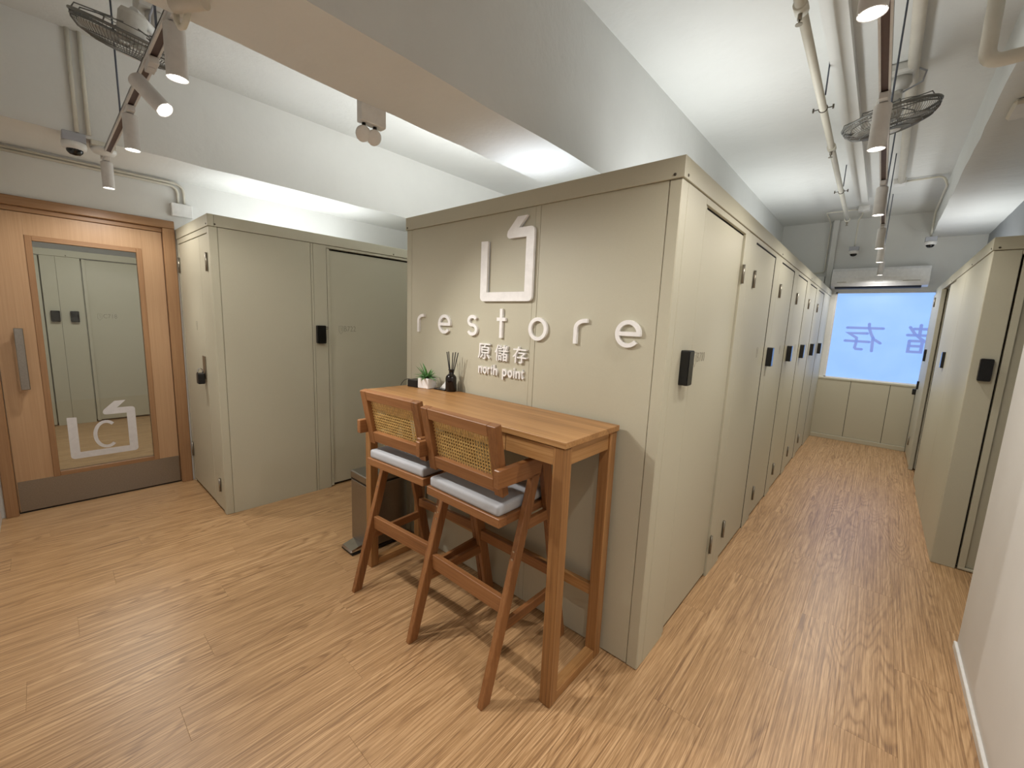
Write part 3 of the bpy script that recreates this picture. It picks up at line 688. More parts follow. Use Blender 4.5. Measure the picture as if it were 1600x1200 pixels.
# ================================================================== BAR STOOLS
def make_stool():
    """local frame: origin on the floor under the seat centre, +Y towards the counter"""
    t = thing('bar_stool', (0, 0, 0), '', 'stool', 'bar stools at the counter')
    O = .325; lx = .2365; tx = .027
    def leg(y0, z0, y1, z1, dep, x):
        m = MB(); d = dep / 2
        m.hexa([(x - tx / 2, y0 - d, z0), (x + tx / 2, y0 - d, z0), (x + tx / 2, y0 + d, z0), (x - tx / 2, y0 + d, z0),
                (x - tx / 2, y1 - d, z1), (x + tx / 2, y1 - d, z1), (x + tx / 2, y1 + d, z1), (x - tx / 2, y1 + d, z1)], bev=.003)
        return m.build('leg', 'teak_z', t)
    for s in (-1, 1):
        x = s * lx
        leg(-.577 + O, 0, -.325 + O, .885, .048, x)
        leg(-.068 + O, 0, -.268 + O, .945, .056, x)
        # arm from the backrest forwards to the top of the front leg
        m = MB(); m.hexa([(x - tx / 2, -.552 + O, .878), (x + tx / 2, -.552 + O, .878), (x + tx / 2, -.30 + O, .872), (x - tx / 2, -.30 + O, .872),
                          (x - tx / 2, -.552 + O, .948), (x + tx / 2, -.552 + O, .948), (x + tx / 2, -.285 + O, .948), (x - tx / 2, -.285 + O, .948)], bev=.003)
        m.build('armrest', 'teak_y', t)
        B(x - tx / 2 + .003, x + tx / 2 - .003, -.36 + O, -.18 + O, .655, .70, bev=.002).build('seat_rail', 'teak_y', t)
        B(x - .010, x + .010, -.475 + O, -.125 + O, .265, .31, bev=.002).build('side_stretcher', 'teak_y', t)
        for zz in (.585, .555):
            yy = -.577 + O + (.252) * zz / .885 - .0245
            MB().cyl((x, yy, zz), (x, yy - .0015, zz), .005, seg=10).build('bolt', 'chrome', t)
    ix = lx - tx / 2 - .0005
    B(-ix, ix, -.477 + O, -.452 + O, .327, .396, bev=.002).build('rear_stretcher', 'teak_x', t)
    B(-ix, ix, -.165 + O, -.145 + O, .35, .40, bev=.002).build('front_stretcher', 'teak_x', t)
    # seat board frame
    m = MB(); m.box(-ix, ix, -.512 + O, -.465 + O, .703, .740, bev=.002); m.build('seat_frame', 'teak_x', t)
    m = MB(); m.box(-ix, ix, -.16 + O, -.115 + O, .703, .740, bev=.002); m.build('seat_frame', 'teak_x', t)
    for s in (-1, 1): B(min(s * ix, s * (ix - .045)), max(s * ix, s * (ix - .045)), -.4648 + O, -.1602 + O, .703, .740, bev=.002).build('seat_frame', 'teak_y', t)
    B(-ix + .046, ix - .046, -.464 + O, -.161 + O, .712, .736).build('seat_panel', 'teak_x', t)
    # cushion
    m = MB(); m.box(-ix + .012, ix - .012, -.505 + O, -.13 + O, .7405, .786); m._bev(list(m.bm.verts), .018, 4)
    c = m.build('cushion', 'cushion', t, smooth=True)
    # leaning backrest
    y_b, z_b, y_t, z_t = -.497 + O, .832, -.552 + O, 1.104
    n = Vector((0, z_t - z_b, -(y_t - y_b))).normalized()          # forward normal
    upv = Vector((0, y_t - y_b, z_t - z_b)); Lh = upv.length; upv.normalize()
    fm = lambda u, v, d: Vector((u, y_b, z_b)) + upv * v + n * d
    hw = .2225; sw = .045
    def slab(u0, u1, v0, v1, d0, d1, nm, mat, par, bev=.002):
        m = MB(); m.hexa([fm(u0, v0, d0), fm(u1, v0, d0), fm(u1, v0, d1), fm(u0, v0, d1), fm(u0, v1, d0), fm(u1, v1, d0), fm(u1, v1, d1), fm(u0, v1, d1)], bev=bev)
        return m.build(nm, mat, par)
    bk = slab(-hw, -hw + sw, -.012, Lh, 0, .034, 'backrest_stile', 'teak_z', t)
    slab(hw - sw, hw, -.012, Lh, 0, .034, 'backrest_stile', 'teak_z', t)
    slab(-hw + sw, hw - sw, Lh - .048, Lh, .001, .033, 'backrest_rail', 'teak_x', t)
    slab(-hw + sw, hw - sw, 0, .056, .001, .033, 'backrest_rail', 'teak_x', t)
    # woven cane
    u0, u1, v0, v1 = -hw + sw - .004, hw - sw + .004, .052, Lh - .044; P = .0150; dd = .020
    m = MB(); nu = int(round((u1 - u0) / P)); nv = int(round((v1 - v0) / P)); pu = (u1 - u0) / nu; pv = (v1 - v0) / nv
    def strip(a, b, wd, d):
        m.ribbon([a, b], wd, fm, d, d + .0009)
    for i in range(nu + 1):
        for o_ in (-.0014, .0014): strip((u0 + i * pu + o_, v0), (u0 + i * pu + o_, v1), .0016, dd)
    for j in range(nv + 1):
        for o_ in (-.0014, .0014): strip((u0, v0 + j * pv + o_), (u1, v0 + j * pv + o_), .0016, dd + .0010)
    for sgn in (1, -1):
        for k in range(-nv, nu + 1):
            pts = []
            for i in range(0, nv + 1):
                uu = u0 + (k + .5 + i) * pu
                vv = (v0 + i * pv) if sgn > 0 else (v1 - i * pv)
                if u0 <= uu <= u1: pts.append((uu, vv))
            if len(pts) > 1: strip(pts[0], pts[-1], .0018, dd + .0020)
    o = m.build('cane_panel', 'cane', t); o['kind'] = 'stuff'
    return t
st1 = make_stool()
st1['label'] = 'cane backed wooden bar stool with grey cushion nearest the right table leg'
st2 = copy_tree(st1)
st2['label'] = 'cane backed wooden bar stool with grey cushion beside the steel bin'
st1.location = (-.597, -.325, 0); st2.location = (-1.127, -.306, 0); st2.rotation_euler = (0, 0, R(4))

# ================================================================== PEDAL BIN
t = thing('pedal_bin', (-1.73, -.2, 0), 'slim stainless steel pedal bin tucked behind the left table leg', 'bin')
bx0, bx1, by0, by1 = -1.825, -1.625, -.352, -.06
bz = .50
m = MB(); m.box(bx0, bx1, by0, by1, .03, bz - .055); m._bev([v for v in m.bm.verts], .018, 3); m.build('bin_body', 'steel', t)
B(bx0 + .004, bx1 - .004, by0 + .004, by1 - .004, 0, .035, bev=.01).build('bin_base', 'black', t)
B(bx0 + .002, bx1 - .002, by0 + .002, by1 - .002, bz - .06, bz - .05).build('bin_rim', 'black', t)
m = MB(); m.box(bx0 - .002, bx1 + .002, by0 - .002, by1, bz - .05, bz); m._bev(list(m.bm.verts), .014, 3); m.build('lid', 'steel', t)
m = MB(); m.hexa([(-1.80, by0 - .085, .012), (-1.67, by0 - .085, .012), (-1.67, by0 + .02, .012), (-1.80, by0 + .02, .012), (-1.80, by0 - .085, .030), (-1.67, by0 - .085, .030), (-1.67, by0 + .02, .052), (-1.80, by0 + .02, .052)], bev=.008); m.build('pedal', 'chrome', t)
B(-1.805, -1.665, by0 - .08, by0 + .02, 0, .014, bev=.003).build('pedal_base', 'black', t)

# ================================================================== THINGS ON THE COUNTER
t = thing('adapter_box', (-1.46, -.13, TZ), 'small black adapter box with a cable at the left end of the counter', 'adapter')
m = MB()
def rot_box(cx, cy, hx, hy, z0, z1, ang, bev=.002):
    c_, s_ = math.cos(ang), math.sin(ang); m = MB()
    q = [(cx + a * hx * c_ - b * hy * s_, cy + a * hx * s_ + b * hy * c_) for a, b in ((-1, -1), (1, -1), (1, 1), (-1, 1))]
    return m.hexa([(x, y, z0) for x, y in q] + [(x, y, z1) for x, y in q], bev)
rot_box(-1.452, -.118, .038, .036, TZ + .0005, TZ + .043, R(12)).build('casing', 'black', t)
MB().tube([(-1.487, -.13, TZ + .04), (-1.50, -.145, TZ + .043), (-1.512, -.16, TZ + .036), (-1.520, -.172, TZ + .02), (-1.523, -.180, TZ + .003)], .002, 8).build('cable', 'black', t)

t = thing('potted_succulent', (-1.375, -.09, TZ), 'spiky green succulent in a square white pot on the counter', 'plant')
ang = R(12); ph, hp = .062, .040
m = rot_box(-1.372, -.097, hp, hp, TZ + .0005, TZ + ph, ang, .003); m.build('pot', 'pot', t)
rot_box(-1.372, -.097, hp - .005, hp - .005, TZ + ph - .002, TZ + ph + .003, ang, .001).build('soil', 'soil', t)
for k in range(26):
    a = k * 2.39996 + .4; q = k / 26
    L = (.072 + .03 * random.random()) * (.72 if math.sin(a) > .3 else 1); el = R(78 - 62 * (1 - q) - random.uniform(0, 12)) ; wd = .0085 + .003 * random.random()
    base = Vector((-1.372, -.097, TZ + ph)); m = MB(); prev = None; NS = 6
    hd_ = Vector((math.cos(a), math.sin(a), 0)); sd = Vector((-math.sin(a), math.cos(a), 0))
    p = base + hd_ * .008; e = el
    for i in range(NS + 1):
        f = i / NS; ww = wd * (0.75 + 1.0 * f if f < .3 else 1.05 * (1 - (f - .3) / .7) ** .8 + .02) 
        nrm = Vector((-hd_.x * math.sin(e), -hd_.y * math.sin(e), math.cos(e)))
        ring = [m.bm.verts.new(p + sd * ww), m.bm.verts.new(p - nrm * ww * .35), m.bm.verts.new(p - sd * ww), m.bm.verts.new(p + nrm * ww * .12)]
        if prev:
            for z in range(4): m.bm.faces.new([prev[z], prev[(z + 1) % 4], ring[(z + 1) % 4], ring[z]]).smooth = True
        else: m.bm.faces.new(ring)
        prev = ring
        e = e - R(7 if q < .6 else 2); p = p + (hd_ * math.cos(e) + Vector((0, 0, math.sin(e)))) * (L / NS)
    m.bm.faces.new(prev[::-1])
    m.build('leaf', 'leaf', t)

t = thing('reed_diffuser', (-1.205, -.058, TZ), 'dark glass reed diffuser bottle with black sticks on the counter', 'diffuser')
c_ = (-1.203, -.058, TZ + .0005)
MB().lathe([(0, 0), (.029, 0), (.0315, .004), (.0315, .075), (.029, .086), (.020, .096), (.0135, .101), (.0125, .118), (.0165, .122), (.0165, .126), (.009, .126), (.009, .11), (0, .11)], c_, 28).build('bottle', 'amber', t)
for dx, dy in ((-.040, .012), (-.026, -.012), (.022, -.008), (.046, .010), (.012, .020)):
    MB().cyl((c_[0] - dx * .14, c_[1] - dy * .14, TZ + .02), (c_[0] + dx, c_[1] + dy, TZ + .225), .0028, seg=8).build('reed', 'reed', t)
t = thing('card_stand', (-1.28, -.05, TZ), 'small black stand with a white card leaning behind the diffuser bottle', 'card stand')
rot_box(-1.272, -.060, .045, .032, TZ + .0005, TZ + .007, R(5), .001).build('base', 'black', t)
m = MB(); m.hexa([(-1.295, -.062, TZ + .007), (-1.232, -.050, TZ + .007), (-1.232, -.047, TZ + .007), (-1.295, -.059, TZ + .007), (-1.262, -.038, TZ + .06), (-1.232, -.030, TZ + .062), (-1.232, -.027, TZ + .062), (-1.262, -.035, TZ + .06)]); m.build('card', 'white_plastic', t)

# ================================================================== TRACK LIGHTS
def spot_lamp(parent, loc, direction, watts, size=150, blend=1.0, rad=.035, col=SPOT_COL):
    d = bpy.data.lights.new('lamp_light', 'SPOT'); d.energy = watts; d.color = col; d.spot_size = R(size); d.spot_blend = blend; d.shadow_soft_size = rad
    o = bpy.data.objects.new('lamp_light', d); COL.objects.link(o); o.parent = parent
    o.location = Vector(loc) - origin(parent); o.rotation_euler = Vector(direction).to_track_quat('-Z', 'Y').to_euler()
    return o
def track_light(x, y, zt_, label, group, direction=(0, 0, -1), L=.156, rad=.030, along='x', watts=SPOT_W, drop=.03, back=None):
    d = Vector(direction).normalized()
    t = thing('track_light', (x, y, zt_), label, 'track light', group)
    a = .055 if along == 'x' else .015; b = .015 if along == 'x' else .055
    B(x - a, x + a, y - b, y + b, zt_ - .026, zt_ - .001, bev=.002).build('adapter', 'lamp_white', t)
    MB().cyl((x, y, zt_ - .026), (x, y, zt_ - drop), .014, seg=12).build('swivel', 'lamp_white', t)
    top = Vector((x, y, zt_ - drop - .004)) if back is None else Vector(back)
    bot = top + d * L
    m = MB(); m.cyl(top, bot, rad, seg=28, cap=False)
    m.cyl(top, top - d * .004, rad, rad - .004, seg=28); m.cyl(bot, bot - d * .02, rad - .003, rad - .005, seg=28, cap=False)
    m.build('lamp_body', 'lamp_white', t)
    MB().cyl(bot - d * .008, bot - d * .005, rad - .0035, seg=28).build('lens', 'lamp_face', t)
    spot_lamp(t, bot + d * .004, d, watts, 78, .75, .022)
    if back is None: spot_lamp(t, bot + d * .004, d, WIDE_W, 168, .5, .022)
    return t
def rail(name, p0, p1, label, rods, along):
    t = thing(name, ((p0[0] + p1[0]) / 2, (p0[1] + p1[1]) / 2, p0[2]), label, 'track')
    x0, y0, z = p0; x1, y1, _ = p1
    if along == 'x':
        m = MB(); m.box(x0, x1, y0 - .018, y0 - .011, z, z + .02); m.box(x0, x1, y0 + .011, y0 + .018, z, z + .02); m.box(x0, x1, y0 - .018, y0 + .018, z + .014, z + .02); m.build('track_profile', 'lamp_white', t)
        B(x0 + .001, x1 - .001, y0 - .0108, y0 + .0108, z + .004, z + .0135).build('track_channel', 'track_inner', t)
    else:
        m = MB(); m.box(x0 - .018, x0 - .011, y0, y1, z, z + .02); m.box(x0 + .011, x0 + .018, y0, y1, z, z + .02); m.box(x0 - .018, x0 + .018, y0, y1, z + .014, z + .02); m.build('track_profile', 'lamp_white', t)
        B(x0 - .0108, x0 + .0108, y0 + .001, y1 - .001, z + .004, z + .0135).build('track_channel', 'track_inner', t)
    for rx, ry in rods:
        MB().cyl((rx, ry, z + .02), (rx, ry, ZC), .004, seg=8).build('suspension_rod', 'rod', t)
    return t
TR = 2.45; XT = .495
rail('lighting_track', (XT, YB + .1, TR), (XT, 5.6, TR), 'long lighting track hung from rods along the corridor ceiling', [(XT + .01, y) for y in (-1.0, 1.15, 2.30, 3.42, 4.78)], 'y')
names = ['just above the camera, lens cut by the top edge', 'nearest in full view, hanging in front of the corridor fan', 'second in full view along the corridor track',
         'third in full view along the corridor track', 'fourth in full view along the corridor track', 'last in the corridor, in front of the air conditioner']
for k, y in enumerate((-.2, .77, 2.02, 3.36, 4.25, 5.44)):
    track_light(XT, y, TR, 'white cylinder track light ' + names[k], 'corridor track lights', L=.166, along='y')
track_light(XT, -1.0, TR, 'white cylinder track light on the corridor track above the camera position', 'corridor track lights', L=.166, along='y')
TL = 2.42; YT = -1.225
rail('lighting_track', (-3.36, YT, TL), (BX0 - .004, YT, TL), 'short lighting track hung from rods in front of the wooden door', [(-1.45, YT - .01), (-2.52, YT)], 'x')
track_light(-1.245, YT, TL, 'largest white track light, beside the brown beam, pointing straight down', 'track lights by the wooden door')
track_light(-1.64, YT, TL, 'white track light tilted sideways towards the sign, its lens facing the camera', 'track lights by the wooden door', direction=(.56, .43, -.71), watts=SPOT_W * 3.4, back=(-1.722, -1.262, 2.365))
track_light(-2.235, YT, TL, 'white track light pointing down left of the tilted one', 'track lights by the wooden door')
track_light(-3.27, YT, TL, 'smallest white track light hanging over the wooden door', 'track lights by the wooden door')
# unseen lamp added to light the room beyond the door
t = thing('unseen_ceiling_light', (-5.3, -1.1, 2.69), 'unseen square ceiling light added to light the room beyond the door', 'ceiling light')
B(-5.6, -5.0, -1.4, -.8, 2.66, 2.70, bev=.004).build('casing', 'white_plastic', t)
B(-5.58, -5.02, -1.38, -.82, 2.656, 2.662).build('diffuser', 'tube_face', t)
d = bpy.data.lights.new('lamp_light', 'AREA'); d.energy = 40; d.size = .55; d.color = (1, .97, .92)
o = bpy.data.objects.new('lamp_light', d); COL.objects.link(o); o.parent = t; o.location = (0, 0, -.04)

# LED panels lying face up on the locker roofs (they wash the beams and ceiling)
def roof_panel(x, y, wx, wy, label, watts=UP_W, tilt=0.0, spread=180, col=UP_COL):
    z = ze - .002 + abs(math.sin(R(tilt))) * wx / 2
    t = thing('led_panel', (x, y, z), label, 'panel light', 'panel lights on the locker roofs')
    B(x - wx / 2, x + wx / 2, y - wy / 2, y + wy / 2, z, z + .018, bev=.002).build('panel_casing', 'white_plastic', t)
    B(x - wx / 2 + .012, x + wx / 2 - .012, y - wy / 2 + .012, y + wy / 2 - .012, z + .0182, z + .020).build('panel_diffuser', 'tube_face', t)
    d = bpy.data.lights.new('lamp_light', 'AREA'); d.shape = 'RECTANGLE'; d.size = wx - .03; d.size_y = wy - .03; d.energy = watts; d.color = col; d.spread = R(spread)
    o = bpy.data.objects.new('lamp_light', d); COL.objects.link(o); o.parent = t; o.location = (0, 0, .024); o.rotation_euler = (R(180), 0, 0)
    t.rotation_euler = (0, R(tilt), 0)
roof_panel(-.88, .24, .5, .34, 'LED panel lying face up on the central locker roof under the beam', UP_W * .12, spread=120, col=(.88, .90, 1))
roof_panel(-.30, 1.35, .3, 1.2, 'LED panel face up on the central roof, corridor edge, near the sign', UP_W * 1.3, 0, 160)
roof_panel(-.30, 3.8, .3, 1.2, 'LED panel face up on the central roof, corridor edge, near the window', UP_W * 1.1, 0, 160)
roof_panel(-1.52, .85, .3, 1.2, 'LED panel face up on the central roof, left edge, near the sign', UP_W * 4.2, -22, 150)
roof_panel(-1.52, 3.2, .3, 1.2, 'LED panel face up on the central roof, left edge, near the window', UP_W * 2, -22, 150)
roof_panel(-3.35, .0, .5, 1.2, 'LED panel lying face up on the locker roof beside the wooden door', UP_W * .6)
roof_panel(1.23, 4.6, .2, 1.0, 'LED panel lying face up on the right locker roof', UP_W * .8)

# ================================================================== FANS
def make_fan(loc, rot, label, mount):
    t = thing('ceiling_fan', loc, label, 'fan', 'caged orbit fans under the ceiling')
    rr = .235; loc = Vector(loc)
    P = lambda x, y, z: loc + Vector((x, y, z))
    ring = lambda r, z, n=40: [P(r * math.cos(2 * math.pi * i / n), r * math.sin(2 * math.pi * i / n), z) for i in range(n)]
    m = MB(); m.tube(ring(rr, 0), .008, 8, closed=True); m.tube(ring(rr - .004, -.02), .004, 6, closed=True); m.build('guard_rim', 'fan_wire', t)
    m = MB()
    for r, z in ((.20, -.062), (.15, -.080), (.095, -.089)): m.tube(ring(r, z, 30), .0022, 5, closed=True)
    for k in range(96):
        a = 2 * math.pi * k / 96; c, s_ = math.cos(a), math.sin(a)
        m.tube([P(rr * c, rr * s_, 0), P((rr - .008) * c, (rr - .008) * s_, -.035), P(.20 * c, .20 * s_, -.062), P(.13 * c, .13 * s_, -.085), P(.055 * c, .055 * s_, -.092)], .0016, 4)
    m.build('front_guard', 'fan_wire', t)
    m = MB()
    for k in range(8):
        a = 2 * math.pi * k / 8 + .2; c, s_ = math.cos(a), math.sin(a)
        m.tube([P(rr * c, rr * s_, 0), P(.225 * c, .225 * s_, .028), P(.08 * c, .08 * s_, .05)], .0035, 5)
    m.tube(ring(.15, .040, 30), .0022, 5, closed=True); m.build('rear_guard', 'fan_wire', t)
    MB().lathe([(0, -.096), (.05, -.096), (.056, -.090), (.056, -.086), (0, -.086)], loc, 24).build('guard_badge', 'white_plastic', t)
    MB().lathe([(0, -.03), (.045, -.03), (.06, .0), (.062, .10), (.05, .125), (0, .125)], loc, 24).build('motor', 'fan_blade', t)
    for k in range(3):
        a0 = 2 * math.pi * k / 3; m = MB(); N = 10; prev = None
        for i in range(N + 1):
            f = i / N; r = .04 + .165 * f; half = R(14 + 30 * math.sin(math.pi * min(1, f * .85 + .1)))
            row = []
            for u in (-1, 0, 1):
                a = a0 + half * u + f * .35; row.append(m.bm.verts.new(P(r * math.cos(a), r * math.sin(a), -.035 + u * .020 * (1 - .4 * f))))
            if prev:
                for q in (0, 1): m.bm.faces.new([prev[q], prev[q + 1], row[q + 1], row[q]]).smooth = True
            prev = row
        o = m.build('blade', 'fan_blade', t); sol = o.modifiers.new('thick', 'SOLIDIFY'); sol.thickness = .003
    # neck up to the mount, drawn before the tilt is applied
    t.rotation_euler = rot; t.scale = (.88, .88, .88)
    t2 = thing('fan_bracket', mount, label.replace('caged fan', 'ceiling bracket of the caged fan'), 'fan bracket')
    mx, my, mz = mount; q = Matrix.Rotation(0, 3, 'X'); 
    eu = t.rotation_euler.to_matrix(); top = loc + eu @ Vector((0, 0, .11))
    B(mx - .065, mx + .065, my - .09, my + .09, ZC - .055, ZC, bev=.012).build('bracket_base', 'fan_blade', t2)
    MB().lathe([(0, -.055), (.05, -.055), (.055, -.09), (.04, -.12), (0, -.12)], (mx, my, ZC), 20).build('orbit_gear', 'fan_blade', t2)
    MB().tube([(mx, my, ZC - .11), (mx, my, ZC - .16), tuple((Vector((mx, my, ZC - .16)) + top) / 2), tuple(top)], .02, 10).build('neck', 'white_plastic', t2)
    MB().tube([(mx + .06, my - .02, ZC - .02), (mx + .11, my - .03, ZC - .06), (mx + .10, my - .05, ZC - .12), (mx + .02, my - .04, ZC - .15)], .005, 8).build('cable', 'grey_plastic', t2)
    return t
make_fan((.485, 1.66, 2.705), (R(8), R(-10), 0), 'grey caged fan tilted under the corridor ceiling behind the track light', (.50, 1.90, ZC))
make_fan((-2.28, -1.19, 2.76), (R(-6), R(22), 0), 'grey caged fan under the ceiling near the wooden door', (-2.46, -1.05, ZC))

# ================================================================== CEILING SERVICES
def dome(x, y, z, label, box_up=.05):
    t = thing('dome_camera', (x, y, z), label, 'security camera', 'dome security cameras')
    B(x - .05, x + .05, y - .05, y + .05, z, z + box_up, bev=.003).build('mount_box', 'grey_plastic', t)
    MB().lathe([(0, 0), (.055, 0), (.057, -.012), (.052, -.034), (.036, -.040), (0, -.040)], (x, y, z), 24).build('camera_housing', 'white_plastic', t)
    MB().lathe([(.038, -.036), (.036, -.052), (.024, -.066), (0, -.072)], (x, y, z), 20).build('camera_dome', 'black_gloss', t)
dome(-3.17, -1.37, 2.435, 'white dome security camera under the beam above the wooden door')
dome(.19, 5.66, 2.60, 'white dome security camera above the air conditioner')
dome(.90, 5.45, 2.62, 'white dome security camera under the right beam near the window')
t = thing('junction_box', (-3.19, -1.24, 2.45), 'cream junction box feeding the short lighting track above the wooden door', 'junction box')
B(-3.25, -3.135, -1.30, -1.185, 2.445, 2.474, bev=.004).build('box_base', 'pvc', t); MB().lathe([(0, 2.415), (.05, 2.415), (.06, 2.43), (.06, 2.445), (0, 2.445)], (-3.19, -1.24, 0), 20).build('round_cover', 'white_plastic', t)
for yy, lb in ((-1.355, 'left of two cream conduits running down the beam to the dome camera'), (-1.305, 'right of two cream conduits running down the beam to the junction box')):
    tag(MB().tube([(LBX + .012, yy - .0, ZC), (LBX + .012, yy, 2.49)], .0105, 10).build('conduit', 'pvc'), lb, 'conduit')
def pipe(name, pts, r, mat, label, cat='conduit', bend=.06, seg=10):
    P = [Vector(p) for p in pts]; out = [P[0]]
    for a, b, c in zip(P, P[1:], P[2:]):
        u, v = (a - b).normalized(), (c - b).normalized(); k = min(bend, (a - b).length * .45, (c - b).length * .45)
        p0, p1 = b + u * k, b + v * k
        for i in range(7):
            f = i / 6; out.append(p0 * (1 - f) ** 2 + b * 2 * f * (1 - f) + p1 * f ** 2)
    out.append(P[-1]); return tag(MB().tube(out, r, seg).build(name, mat), label, cat)
xw = XL + .014
pipe('conduit', [(xw, YB + .01, 2.452), (xw, -.745, 2.452), (xw, -.745, 2.30)], .009, 'pvc', 'upper of two cream conduits along the top of the wall above the wooden door', bend=.11)
pipe('conduit', [(xw, YB + .01, 2.431), (xw, -.785, 2.431), (xw, -.785, 2.30)], .009, 'pvc', 'lower of two cream conduits along the top of the wall above the wooden door', bend=.10)
tag(B(XL, XL + .045, -.835, -.70, 2.20, 2.30, bev=.004).build('junction_box', 'white_plastic'), 'white wall junction box above the locker beside the wooden door', 'junction box')

# emergency light on the far side of the main beam
t = thing('emergency_light', (-1.10, -.61, 2.28), 'grey twin head emergency light on the edge of the brown beam', 'emergency light')
B(-1.11, -1.067, -.665, -.555, 2.262, 2.38, bev=.003).build('battery_box', 'white_plastic', t)
for y in (-.645, -.595):
    nk = MB().cyl((-1.09, y, 2.262), (-1.09, y, 2.235), .008, seg=10).build('lamp_neck', 'black', t)
    hm = MB().lathe([(0, .03), (.016, .028), (.03, .008), (.032, 0), (.026, -.004), (0, -.005)], (0, 0, 0), 20)
    bmesh.ops.transform(hm.bm, matrix=Matrix.Translation((-1.095, y, 2.222)) @ Matrix.Rotation(R(-60), 4, 'Y'), verts=hm.bm.verts)
    hm.build('lamp_head', 'white_plastic', t)
# pipe stub and clamp on the soffit edge at the top left
t = thing('soffit_conduit', (-1.03, -1.15, BZ), 'short conduit and clamp under the brown beam at the top edge', 'conduit')
MB().cyl((-.985, -1.275, BZ - .018), (-.895, -1.222, BZ - .018), .018, seg=16).build('conduit_body', 'painted_pipe', t)
MB().tube([(-1.055, -1.255, BZ), (-1.055, -1.255, BZ - .02), (-1.047, -1.25, BZ - .036), (-1.03, -1.245, BZ - .038), (-1.018, -1.24, BZ - .022), (-1.014, -1.235, BZ)], .008, 10).build('conduit_bend', 'pvc', t)

# sprinkler pipe
t = thing('sprinkler_pipe', (.15, 2.8, 2.85), 'cream sprinkler pipe with hangers running along the corridor ceiling', 'pipe')
MB().cyl((.178, .55, 2.85), (.126, 4.95, 2.85), .020, seg=16).build('pipe_run', 'pvc', t)
xp = lambda y: .178 - .052 * (y - .55) / 4.4
for y in (.66, 2.40, 4.90):
    MB().cyl((xp(y), y - .03, 2.85), (xp(y), y + .03, 2.85), .027, seg=16).build('coupling', 'pvc', t)
    sp = MB().cyl((xp(y), y, 2.835), (xp(y), y, 2.80), .009, seg=10).build('sprinkler_head', 'hinge', t)
    m = MB(); m.cyl((xp(y), y, 2.80), (xp(y), y, 2.785), .004, seg=8); m.cyl((xp(y), y, 2.785), (xp(y), y, 2.782), .014, seg=12); m.build('deflector', 'hinge', sp)
for y in (1.55, 3.50):
    MB().cyl((xp(y) + .02, y, ZC), (xp(y) + .02, y, 2.86), .004, seg=8).build('hanger_rod', 'rod', t)
for y in (1.70, 3.62):
    h_ = MB().tube([(xp(y) + .022 * math.cos(a), y, 2.85 + .022 * math.sin(a)) for a in (2 * math.pi * i / 16 for i in range(16))], .003, 6, closed=True).build('pipe_clamp', 'screw', t)
    m = MB(); m.cyl((xp(y) - .055, y, 2.85), (xp(y) + .055, y, 2.85), .003, seg=8)
    for s_ in (-.05, .05): m.cyl((xp(y) + s_, y, 2.838), (xp(y) + s_, y, 2.862), .005, seg=8)
    m.build('clamp_bolt', 'screw', h_)

# conduits on the corridor ceiling
tag(MB().cyl((.535, -1.8, ZC - .028), (.56, 4.2, ZC - .028), .027, seg=16).build('ceiling_pipe', 'painted_pipe'), 'white painted pipe fixed along the corridor ceiling right of the track', 'pipe')
tag(B(.50, .60, 4.2, 4.32, ZC - .05, ZC, bev=.004).build('junction_box', 'white_plastic'), 'white ceiling junction box at the far end of the painted ceiling pipe', 'junction box')
pipe('conduit', [(.60, 4.26, ZC - .02), (.86, 4.26, ZC - .02), (.895, 4.26, 2.95), (.895, 5.45, 2.95), (.895, 5.45, 2.67)], .010, 'pvc', 'thin conduit from the ceiling junction box to the dome camera under the right beam', bend=.05)
tag(B(.20, .31, 5.14, 5.24, ZC - .06, ZC, bev=.004).build('junction_box', 'white_plastic'), 'white ceiling junction box above the far dome camera', 'junction box')
pipe('conduit', [(.20, 5.19, ZC - .03), (-.115, 5.19, ZC - .03), (-.115, 5.6, ZC - .03), (-.115, 5.845, ZC - .05), (-.115, 5.845, 2.42), (-.115, 5.845, 2.36), (-.3, 5.845, 2.34)], .008, 'pvc', 'thin conduit bending down the end wall left of the window', bend=.05)
pipe('conduit', [(.25, 5.24, ZC - .02), (.215, 5.64, ZC - .02), (.19, 5.66, ZC - .05), (.19, 5.66, 2.65)], .008, 'pvc', 'thin conduit dropping to the dome camera above the air conditioner', bend=.03)
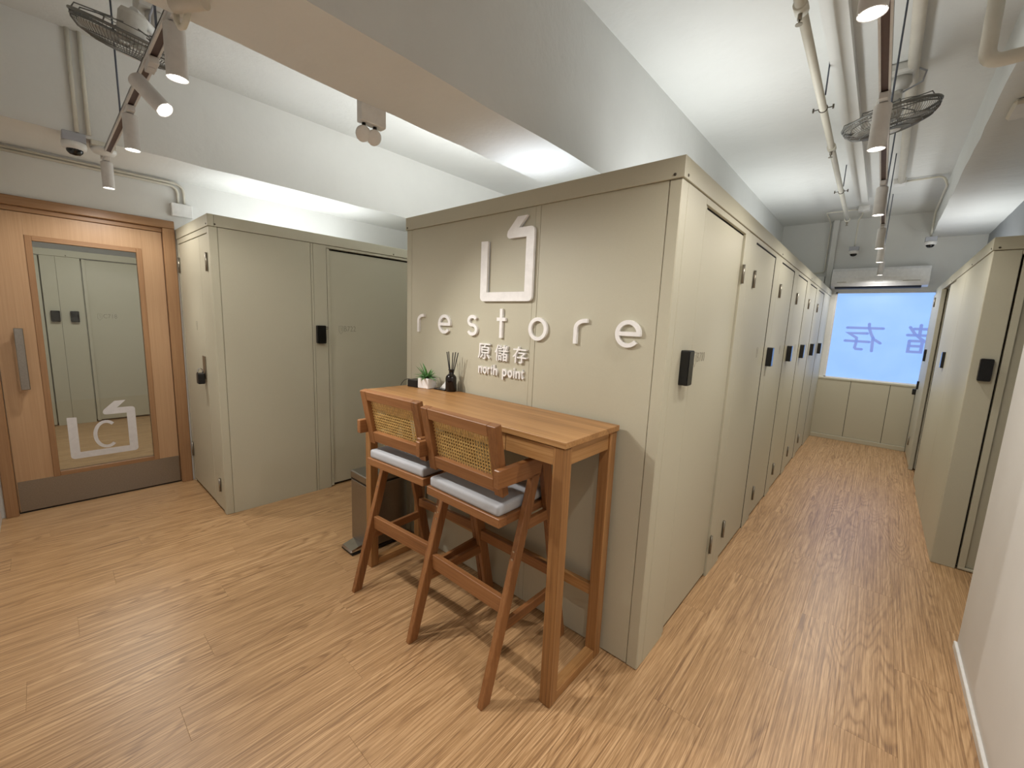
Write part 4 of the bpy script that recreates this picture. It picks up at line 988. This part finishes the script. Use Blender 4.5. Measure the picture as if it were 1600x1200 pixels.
tag(B(-.20, -.10, YE - .04, YE, 2.19, 2.30, bev=.004).build('junction_box', 'white_plastic'), 'white wall junction box left of the air conditioner', 'junction box')
t = thing('pipe_cover', (-.05, YE - .03, 2.12), 'white vertical pipe cover in the corner left of the air conditioner', 'pipe cover')
B(-.085, -.02, YE - .07, YE, 2.14, ZC, bev=.006).build('cover', 'plaster', t)
# vertical pipe with elbow in the top right corner
pipe('drain_pipe', [(.782, 1.05, ZC), (.785, 1.05, 2.60), (1.20, 1.05, 2.60)], .026, 'painted_pipe', 'thick off white drain pipe with an elbow in the top right corner', 'pipe', bend=.05, seg=18)
tag(B(.97, 1.10, 1.85, 2.08, RBZ - .03, RBZ, bev=.012).build('ceiling_box', 'painted_pipe'), 'rounded painted box under the right beam at the picture edge', 'ceiling box')
tag(B(-.02, .06, .12, .20, ZC - .05, ZC, bev=.003).build('junction_box', 'grey_plastic'), 'grey junction box on the ceiling at the top edge right of the beam', 'junction box')

# ================================================================== AIR CONDITIONER
t = thing('air_conditioner', (.49, YE - .1, 2.12), 'white wall mounted air conditioner above the frosted window', 'air conditioner')
prof = [(0, 2.135), (.09, 2.125), (.17, 2.145), (.205, 2.18), (.212, 2.25), (.205, 2.345), (.19, 2.375), (0, 2.38)]
ax0, ax1 = -.005, .96
m = MB(); m.prism(prof, lambda u, v, d: (d, YE - .002 - u, v), ax0, ax1); m.build('casing', 'ac_white', t)
m = MB(); m.hexa([(.04, YE - .15, 2.118), (.90, YE - .15, 2.118), (.90, YE - .07, 2.114), (.04, YE - .07, 2.114), (.04, YE - .175, 2.140), (.90, YE - .175, 2.140), (.90, YE - .07, 2.13), (.04, YE - .07, 2.13)]); m.build('outlet', 'black', t)
B(.04, .90, YE - .172, YE - .164, 2.142, 2.148).build('louvre', 'ac_white', t)
for u0, u1, z in ((.06, .16, 2.193), (.45, .53, 2.197), (.72, .88, 2.197)):
    B(u0, u1, YE - .2105, YE - .2, z, z + .006).build('printed_mark', 'print', t)
print('objects', len(bpy.data.objects))
